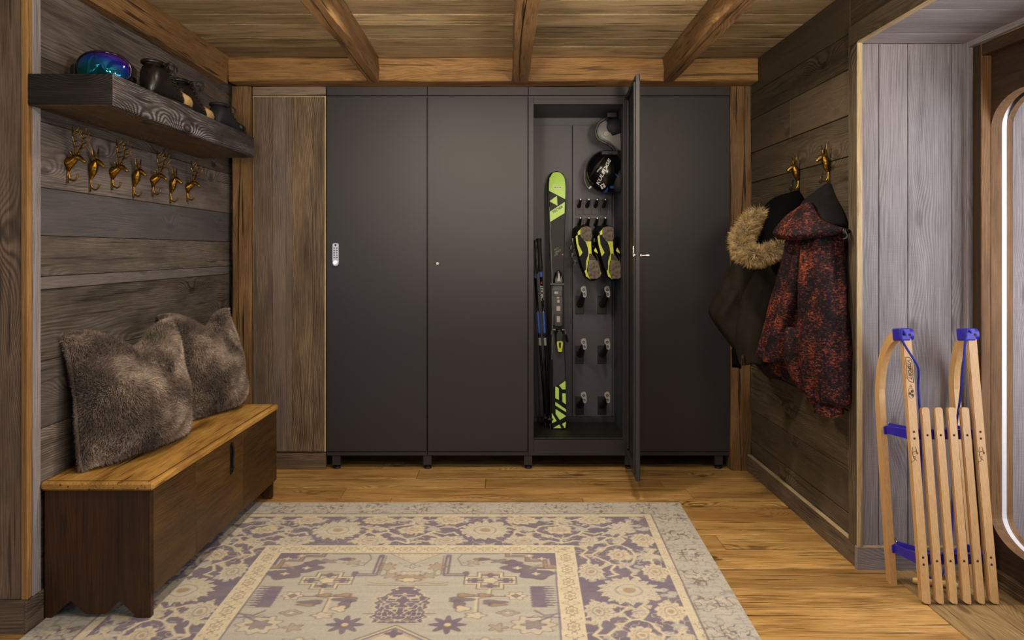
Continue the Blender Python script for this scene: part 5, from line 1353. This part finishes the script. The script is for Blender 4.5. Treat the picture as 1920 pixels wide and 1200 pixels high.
for s_ in (-1, 1):
    xr = s_ * .150
    path = [(xr, .185, .0), (xr, .187, .25), (xr * .995, .187, .45), (xr * .985, .187, .62)]
    n_ = 12
    for k in range(1, n_ + 1):
        t = PI / 2 * k / n_; path.append((xr * .985 + (s_ * .1214 - xr * .985) * (k / n_) * .55, .012 + .175 * math.cos(t), .70 + .258 * math.sin(t)))
    bm = BM(); rings = []
    for p_, t_, n__, b_ in frames(smooth_pts(path, 3)):
        sd_ = Vector((1, 0, 0)); up_ = t_.cross(sd_).normalized(); hw, ht = .0115, .0185
        rings.append([p_ - sd_ * hw - up_ * ht, p_ + sd_ * hw - up_ * ht, p_ + sd_ * hw + up_ * ht, p_ - sd_ * hw + up_ * ht])
    loft(bm, rings); bmesh.ops.bevel(bm, geom=[e for e in bm.edges if len(e.link_faces) == 2 and e.calc_face_angle(0) > 1.2], offset=.002, segments=1, affect='EDGES')
    sfin('runner', bm, beech)
    bm = BM(); xx = s_ * .1214 - .004                   # blue end cap, square block with a rounded nose
    box(bm, (xx - .026, -.006, .934), (xx + .016, .050, .980), .004); tube(bm, [(xx + .012, .020, .957), (xx + .030, .020, .957)], [.024, .023], 18)
    cp = sfin('end_cap', bm, blue_m, smooth=True, angle=35); bm = BM(); cyl(bm, (xx + .012, -.0052, .955), (xx + .012, -.0072, .955), .005, seg=10); sfin('bore', bm, hole_m, cp)
for z, nm in ((HZU, 'upper'), (HZL, 'lower')):
    bm = BM()
    box(bm, (-.128, .0215, z - .017), (.128, .028, z + .017), .002); box(bm, (-.128, .0215, z + .014), (.128, .052, z + .018), .001)
    for s_ in (-1, 1):                                  # arms run back to the runners
        a = Vector((s_ * .126, .026, z)); b_ = Vector((s_ * .1385, .176, z + .006)); d_ = (b_ - a).normalized(); up_ = Vector((0, 0, 1)); sd_ = d_.cross(up_).normalized()
        loft(bm, [[q_ - sd_ * .004 - up_ * h, q_ + sd_ * .004 - up_ * h, q_ + sd_ * .004 + up_ * h, q_ - sd_ * .004 + up_ * h] for q_, h in ((a, .017), (b_, .015))])
        box(bm, (s_ * .138 - .012, .165, z - .012), (s_ * .138 + .012, .186, z + .018), .002)
    bmesh.ops.transform(bm, matrix=Matrix(), verts=bm.verts)
    arch = sfin('brace', bm, blue_m)
    for s_ in (-1, 1):
        bm = BM(); a = Vector((s_ * .128, .172, z + .022)); b_ = Vector((s_ * -.01, .040, z - .006)); d_ = (b_ - a).normalized(); up_ = Vector((0, 0, 1)); sd_ = d_.cross(up_).normalized()
        loft(bm, [[q_ - sd_ * .0035 - up_ * .009, q_ + sd_ * .0035 - up_ * .009, q_ + sd_ * .0035 + up_ * .009, q_ - sd_ * .0035 + up_ * .009] for q_ in (a, b_)]); sfin('strut', bm, blue_m, arch)
        bm = BM(); cyl(bm, a + Vector((0, -.004, .004)), a + Vector((0, .01, .016)), .004); cyl(bm, b_ + Vector((s_ * .012, -.002, .012)), b_ + Vector((s_ * .012, .01, .012)), .0045); sfin('bolt', bm, chrome, arch)
# pull rope and its toggle on the floor
def loc(px, py, d): return P(px, py, d)
rope1 = [loc(1698, 628, 2.85), loc(1691, 618, 2.83), loc(1690, 632, 2.825), loc(1697, 648, 2.82), loc(1712, 672, 2.81), loc(1721, 688, 2.815), loc(1722.5, 705, 2.84), loc(1722, 730, 2.87), loc(1726, 800, 2.90), loc(1727, 900, 2.93), loc(1722, 1000, 2.945), loc(1720, 1044, 2.93), loc(1738, 1078, 2.90), loc(1752, 1086.5, 2.885)]
rope2 = [loc(1822, 626, 2.86), loc(1814, 618, 2.84), loc(1809, 650, 2.835), loc(1805, 700, 2.85), loc(1799, 755, 2.875), loc(1793, 800, 2.90), loc(1790, 860, 2.92), loc(1787, 950, 2.93), loc(1783, 1020, 2.92), loc(1768, 1075, 2.89), loc(1754, 1086.5, 2.885)]
for rp in (rope1, rope2):
    bm = BM(); tube(bm, smooth_pts(rp, 6), .0042, 8); obj('rope', bm, blue_rope, sled, True)
bm = BM(); ta = Vector((1.555, 2.905, .0125)); tb = Vector((1.70, 2.86, .0125)); tube(bm, [ta, ta.lerp(tb, .05), ta.lerp(tb, .45), ta.lerp(tb, .5), ta.lerp(tb, .55), ta.lerp(tb, .95), tb], [.008, .012, .012, .0085, .012, .012, .008], 14); obj('toggle', bm, beech_dark, sled, True, angle=50)
def sled_text(txt, x, z, size, rot, name, mat=ink, **kw):
    bm = BM(); M = Matrix.Translation((x, -.0004, z)) @ Matrix.Rotation(math.radians(-rot), 4, 'Y') @ Matrix.Rotation(PI / 2, 4, 'X'); text_bm(bm, txt, size, M, extr=.0004, **kw); return sfin(name, bm, mat)
def sled_line(bm, pts, wd=.0007, closed=True):
    pts = list(pts) + ([pts[0]] if closed else [])
    for (x0, z0), (x1, z1) in zip(pts, pts[1:]):
        a, b_ = Vector((x0, -.0005, z0)), Vector((x1, -.0005, z1)); tube(bm, [a, b_], wd, 4)
xl = sxs[0]
sled_text('VTSPORT', xl, .828, .017, -90, 'stamp_lettering', bold=.0003, shear=.2)
bm = BM(); sled_line(bm, [(xl - .0105, .872), (xl + .003, .872), (xl + .0115, .862), (xl + .0115, .780), (xl - .002, .784), (xl - .0105, .795)], .0009); sfin('stamp_frame', bm, ink)
bm = BM(); sled_line(bm, [(xl + .011 * math.cos(t), .742 + .019 * math.sin(t)) for t in np.linspace(0, 2 * PI, 14)[:-1]], .0006); sled_line(bm, [(xl - .004, .765), (xl + .004, .765), (xl, .772)], .0006)
for (a0, b0) in ((.004, .748), (-.004, .740), (.004, .734)): ellipsoid(bm, Vector((xl + a0, -.0002, b0)), (.0045, .0006, .0055), 8, 6)
sfin('stamp_mark', bm, ink)
for xx in (sxs[0], sxs[5]):
    bm = BM()
    sled_line(bm, [(xx + .010 * math.sin(3 * t) * .6 - .003 * t, .545 - .014 * t + .004 * math.cos(5 * t)) for t in np.linspace(0, 4, 18)], .0007, False)
    sled_line(bm, [(xx - .008, .548), (xx - .011, .53), (xx - .008, .508), (xx + .004, .500)], .0007, False); sled_line(bm, [(xx + .003, .538), (xx + .006, .522), (xx + .009, .53)], .0011, False)
    sfin('stamp_mark', bm, ink)

# ------------------------------------------------------------------ coats on the right wall
def jacket_mat():
    s = NT('rust_printed_jacket'); co = s.n('ShaderNodeTexCoord').outputs['Object']
    n0 = s.noise(co, 9, 3, .6); st = s.n('ShaderNodeMapping'); s.put(st.inputs[0], co); st.inputs['Scale'].default_value = (1, 1, 2.2)
    n1 = s.noise(st.outputs[0], 75, 4, .75); n2 = s.noise(st.outputs[0], 190, 2)
    f = s.math('ADD', s.math('MULTIPLY', n1, .75), s.math('ADD', s.math('MULTIPLY', n0, .42), s.math('MULTIPLY', n2, .15)))
    col = s.ramp(f, [(.61, lin('#0f0c10')), (.675, lin('#24171d')), (.73, lin('#59271c')), (.82, lin('#a04c26'))])
    s.set(col=col, rough=.75, spec=.15); s.bump(n2, .25, .002); return s.m
jk = jacket_mat()
parka_m = plain('dark_olive_parka', '#1d1913', .8, var=.15, scale=12, bump=.1, spec=.15)
lining = plain('charcoal_lining', '#171618', .85, var=.1, spec=.1)
black_lin = plain('black_lining', '#060607', .9, var=.1, spec=.05)
def cloth(levels, n=56, folds=((5, .07, 0.0, 2.0), (9, .04, 1.0, -3.0), (3, .05, 2.2, 1.2)), seed=0, sub=4, tuck=None):
    """closed sleeve of cloth: levels = (z, cx, cy, rx, ry); folds = (count, depth, phase, twist per metre)"""
    lv = [Vector((a[1], a[2], a[0])) for a in levels]; rx = [a[3] for a in levels]; ry = [a[4] for a in levels]
    K = (len(levels) - 1) * sub; rings = []
    cs = smooth_pts(lv, sub)
    tt = np.linspace(0, len(levels) - 1, len(cs))
    RXI = np.interp(tt, range(len(levels)), rx); RYI = np.interp(tt, range(len(levels)), ry)
    z0 = levels[0][0]
    for i, c_ in enumerate(cs):
        ring = []; fade = min(1, i / (len(cs) * .25) + .25)
        for k in range(n):
            t = 2 * PI * k / n; m = 1.0
            for cnt, dep, ph, tw in folds: m += dep * fade * (abs(math.sin((cnt * t) / 2 + ph + tw * (z0 - c_.z))) * 2 - 1.1)
            m += .03 * math.sin(t * 2 + c_.z * 14 + seed) + .02 * math.sin(t * 5 - c_.z * 25 + seed)
            ring.append(Vector((c_.x + RXI[i] * m * math.cos(t), c_.y + RYI[i] * m * math.sin(t), c_.z + .006 * math.sin(3 * t + seed))))
        rings.append(ring)
    return rings
XW = RW - .006
def clampx(rings):
    for r_ in rings:
        for v in r_: v.x = min(v.x, XW - .002)
    return rings
j = thing('patterned_jacket', (1.32, 3.28, .6), 'rust and black patterned ski jacket hanging hood up from the nearer right hook', 'jacket')
bm = BM(); loft(bm, clampx(cloth([(1.395, 1.33, 3.30, .04, .08), (1.33, 1.325, 3.32, .07, .11), (1.20, 1.315, 3.34, .085, .13), (1.05, 1.305, 3.37, .10, .15), (.90, 1.29, 3.40, .115, .16), (.79, 1.28, 3.42, .128, .165), (.782, 1.28, 3.42, .12, .158)], seed=1, folds=((7, .16, .3, 1.6), (4, .08, 1.2, -1.0), (12, .03, .5, 2.5))))); obj('body', bm, jk, j, True)
bm = BM(); loft(bm, clampx(cloth([(.86, 1.31, 3.50, .07, .10), (.78, 1.30, 3.47, .085, .10), (.70, 1.315, 3.46, .075, .075), (.685, 1.32, 3.46, .05, .05)], seed=5))); obj('sleeve', bm, jk, j, True)
bm = BM(); loft(bm, clampx(cloth([(1.385, 1.335, 3.26, .05, .06), (1.30, 1.335, 3.20, .075, .085), (1.15, 1.325, 3.165, .085, .095), (1.0, 1.322, 3.15, .088, .098), (.85, 1.322, 3.14, .09, .10), (.72, 1.33, 3.135, .085, .09), (.655, 1.335, 3.13, .078, .082), (.635, 1.335, 3.13, .058, .062)], seed=2, folds=((5, .09, 0, 1.0), (8, .05, 1.0, 5.0), (3, .05, 2., 7.))))); obj('sleeve', bm, jk, j, True)
bm = BM(); loft(bm, clampx(cloth([(.64, 1.335, 3.13, .058, .060), (.61, 1.333, 3.128, .060, .062), (.595, 1.332, 3.126, .058, .060)], folds=(), seed=4)), cap=False); loft(bm, clampx(cloth([(.595, 1.332, 3.126, .055, .057), (.63, 1.335, 3.13, .05, .052)], folds=(), seed=4)), cap=False); obj('cuff', bm, jk, j, True)
bm = BM(); loft(bm, clampx(cloth([(.93, 1.27, 3.30, .06, .07), (.82, 1.28, 3.28, .075, .08), (.72, 1.30, 3.25, .07, .07), (.665, 1.31, 3.22, .045, .05)], seed=9, folds=((4, .12, .4, 3), (7, .05, 1, 2))))); obj('front_flap', bm, jk, j, True)
def drape(pts_rows, name, mat, parent, thick=.012, sub=3):
    """a piece of cloth given as rows of points (top to bottom), each row left to right, with thickness"""
    rows = [smooth_pts(r_, sub) for r_ in pts_rows]
    cols = list(zip(*rows)); cols = [smooth_pts(c_, sub) for c_ in cols]
    bm = BM(); A_ = [[bm.verts.new(q_) for q_ in c_] for c_ in cols]; B_ = [[bm.verts.new(q_ + Vector((thick * .7, thick * .7, 0))) for q_ in c_] for c_ in cols]
    m_, n_ = len(A_), len(A_[0])
    for i in range(m_ - 1):
        for k in range(n_ - 1):
            bm.faces.new((A_[i][k], A_[i + 1][k], A_[i + 1][k + 1], A_[i][k + 1])); bm.faces.new((B_[i][k], B_[i][k + 1], B_[i + 1][k + 1], B_[i + 1][k]))
    bd = [(i, 0) for i in range(m_)] + [(m_ - 1, k) for k in range(1, n_)] + [(i, n_ - 1) for i in range(m_ - 2, -1, -1)] + [(0, k) for k in range(n_ - 2, 0, -1)]
    for a, b_ in zip(bd, bd[1:] + bd[:1]):
        try: bm.faces.new((A_[a[0]][a[1]], B_[a[0]][a[1]], B_[b_[0]][b_[1]], A_[b_[0]][b_[1]]))
        except ValueError: pass
    bmesh.ops.remove_doubles(bm, verts=bm.verts, dist=1e-5)
    return obj(name, bm, mat, parent, True)
# hood: charcoal lining hung from the hook, patterned outer folded down over it
drape([[P(1549, 344, 3.34), P(1553, 343, 3.33), P(1558, 346, 3.325)],
       [P(1518, 366, 3.36), P(1546, 366, 3.29), P(1568, 372, 3.27)],
       [P(1500, 385, 3.34), P(1542, 392, 3.20), P(1580, 398, 3.19)],
       [P(1506, 412, 3.28), P(1545, 420, 3.14), P(1588, 424, 3.14)]], 'hood_lining', lining, j, .03)
drape([[P(1499, 386, 3.34), P(1515, 379, 3.25), P(1524, 388, 3.20)],
       [P(1474, 404, 3.36), P(1505, 402, 3.19), P(1533, 408, 3.13)],
       [P(1455, 425, 3.36), P(1498, 428, 3.15), P(1560, 422, 3.075)],
       [P(1449, 438, 3.36), P(1494, 442, 3.13), P(1587, 430, 3.06)],
       [P(1462, 449, 3.36), P(1500, 450, 3.15), P(1588, 437, 3.07)]], 'hood', jk, j, .035)
bm = BM(); ellipsoid(bm, P(1583, 434, 3.06), (.008, .006, .012), 10, 8); tube(bm, smooth_pts([P(1584, 430, 3.06), P(1588, 444, 3.06), P(1580, 448, 3.06)], 3), .003, 6); obj('cord_stop', bm, black_plastic, j)
bm = BM(); tube(bm, smooth_pts([(1.40, 3.345, 1.60), (1.392, 3.343, 1.566), (1.389, 3.335, 1.552), (1.385, 3.345, 1.56), (1.40, 3.345, 1.585)], 3), .003, 6); obj('hanging_loop', bm, black_plastic, j)

k_ = thing('fur_trimmed_parka', (1.28, 3.72, .7), 'dark olive parka with a fur-trimmed hood hanging beside the post', 'jacket')
bm = BM(); loft(bm, clampx(cloth([(1.40, 1.31, 3.70, .08, .09), (1.27, 1.27, 3.73, .12, .13), (1.15, 1.25, 3.76, .135, .15), (1.04, 1.235, 3.80, .150, .16), (.94, 1.232, 3.82, .150, .16), (.86, 1.26, 3.80, .135, .15), (.78, 1.29, 3.76, .105, .13), (.70, 1.32, 3.72, .075, .11), (.695, 1.32, 3.72, .06, .09)], seed=3, folds=((4, .05, .2, 1.2), (7, .035, 1.3, -2.0), (11, .015, .5, 4))))); obj('body', bm, parka_m, k_, True)
bm = BM(); loft(bm, clampx(cloth([(1.24, 1.24, 3.68, .06, .09), (1.08, 1.185, 3.76, .10, .11), (.955, 1.14, 3.80, .105, .12), (.88, 1.165, 3.79, .105, .115), (.80, 1.20, 3.76, .085, .10), (.735, 1.215, 3.73, .055, .075), (.728, 1.215, 3.73, .04, .06)], seed=6, folds=((5, .05, .3, 3), (9, .03, 1, 6))))); obj('sleeve', bm, parka_m, k_, True)
bm = BM(); loft(bm, clampx(cloth([(1.20, 1.27, 3.66, .07, .07), (1.05, 1.24, 3.665, .085, .08), (.90, 1.215, 3.67, .085, .08), (.78, 1.205, 3.68, .08, .08), (.725, 1.21, 3.68, .075, .08), (.72, 1.21, 3.68, .06, .065)], seed=7, folds=((4, .05, .9, 2), (8, .03, 0, 3))))); obj('front_panel', bm, parka_m, k_, True)
bm = BM(); loft(bm, clampx(cloth([(.80, 1.28, 3.68, .06, .07), (.70, 1.29, 3.66, .06, .06), (.655, 1.30, 3.64, .025, .03)], seed=8, folds=()))); obj('hem', bm, parka_m, k_, True)
bm = BM(); loft(bm, clampx(cloth([(.78, 1.13, 3.70, .02, .03), (.70, 1.135, 3.70, .022, .035)], folds=(), seed=2))); obj('zip_tape', bm, black_lin, k_, True)
bm = BM(); zp = P(1393, 676, 3.62); tube(bm, [zp + Vector((0, 0, .02)), zp + Vector((.003, 0, .005)), zp + Vector((.006, 0, -.02))], [.004, .003, .002], 6); tube(bm, [zp + Vector((-.004, 0, .015)), zp + Vector((-.008, 0, -.035))], .002, 6); box(bm, zp + Vector((-.006, -.003, .012)), zp + Vector((.006, .003, .026)), .001); obj('zip_puller', bm, chrome, k_)
drape([[P(1486, 359, 3.69), P(1492, 357, 3.68), P(1502, 362, 3.67)],
       [P(1452, 370, 3.72), P(1478, 372, 3.58), P(1503, 378, 3.58)],
       [P(1428, 392, 3.74), P(1462, 398, 3.52), P(1500, 402, 3.52)],
       [P(1412, 420, 3.74), P(1450, 428, 3.50), P(1492, 430, 3.48)],
       [P(1402, 452, 3.72), P(1440, 462, 3.50), P(1486, 458, 3.46)],
       [P(1412, 474, 3.70), P(1442, 480, 3.52), P(1484, 480, 3.48)]], 'hood', black_lin, k_, .05)
bm = BM(); tube(bm, smooth_pts([(1.40, 3.684, 1.60), (1.393, 3.682, 1.56), (1.388, 3.68, 1.548), (1.38, 3.682, 1.558)], 3), .005, 6); obj('hanging_loop', bm, black_plastic, k_)
fp = [P(1424, 404, 3.66), P(1408, 416, 3.60), P(1396, 434, 3.56), P(1390, 454, 3.53), P(1394, 470, 3.50), P(1412, 480, 3.46), P(1434, 478, 3.44), P(1456, 468, 3.44), P(1476, 460, 3.46)]
fps = smooth_pts(fp, 8); fr = frames(fps)
bm = BM(); radii = [.022 + .018 * math.sin(PI * min(1, i / (len(fps) - 1) * 1.15 + .12)) for i in range(len(fps))]
tube(bm, fps, [r_ * .8 for r_ in radii], 12)
ft_m = fur_mat('tawny_fur', W('#5a4426', '#9a8052', '#d0bb8a'), 30); ft_b = plain('tawny_fur_base', '#4a3a24', .9, var=.2)
trim = obj('fur_trim', bm, ft_b, k_, True)
NR = 11000; ro = np.zeros((NR, 3)); dr = np.zeros((NR, 3)); seg_i = rng.integers(0, len(fps), NR); phi = rng.uniform(0, 2 * PI, NR)
for i in range(NR):
    c_, t_, n_, b_ = fr[seg_i[i]]; u = n_ * math.cos(phi[i]) + b_ * math.sin(phi[i]); r_ = radii[seg_i[i]] * .75
    q_ = c_ + u * r_ + t_ * rng.uniform(-.006, .006); ro[i] = q_; d_ = u + t_ * (.5 * math.sin(seg_i[i] * .45 + 2 * math.sin(phi[i])) ) ; dr[i] = d_
strands('fur', ro, dr, .040, .0011, ft_m, trim, jitter=.30, droop=.35, curl=.35, segs=3)

for o in bpy.data.objects:
    if '_w' in o: del o['_w']
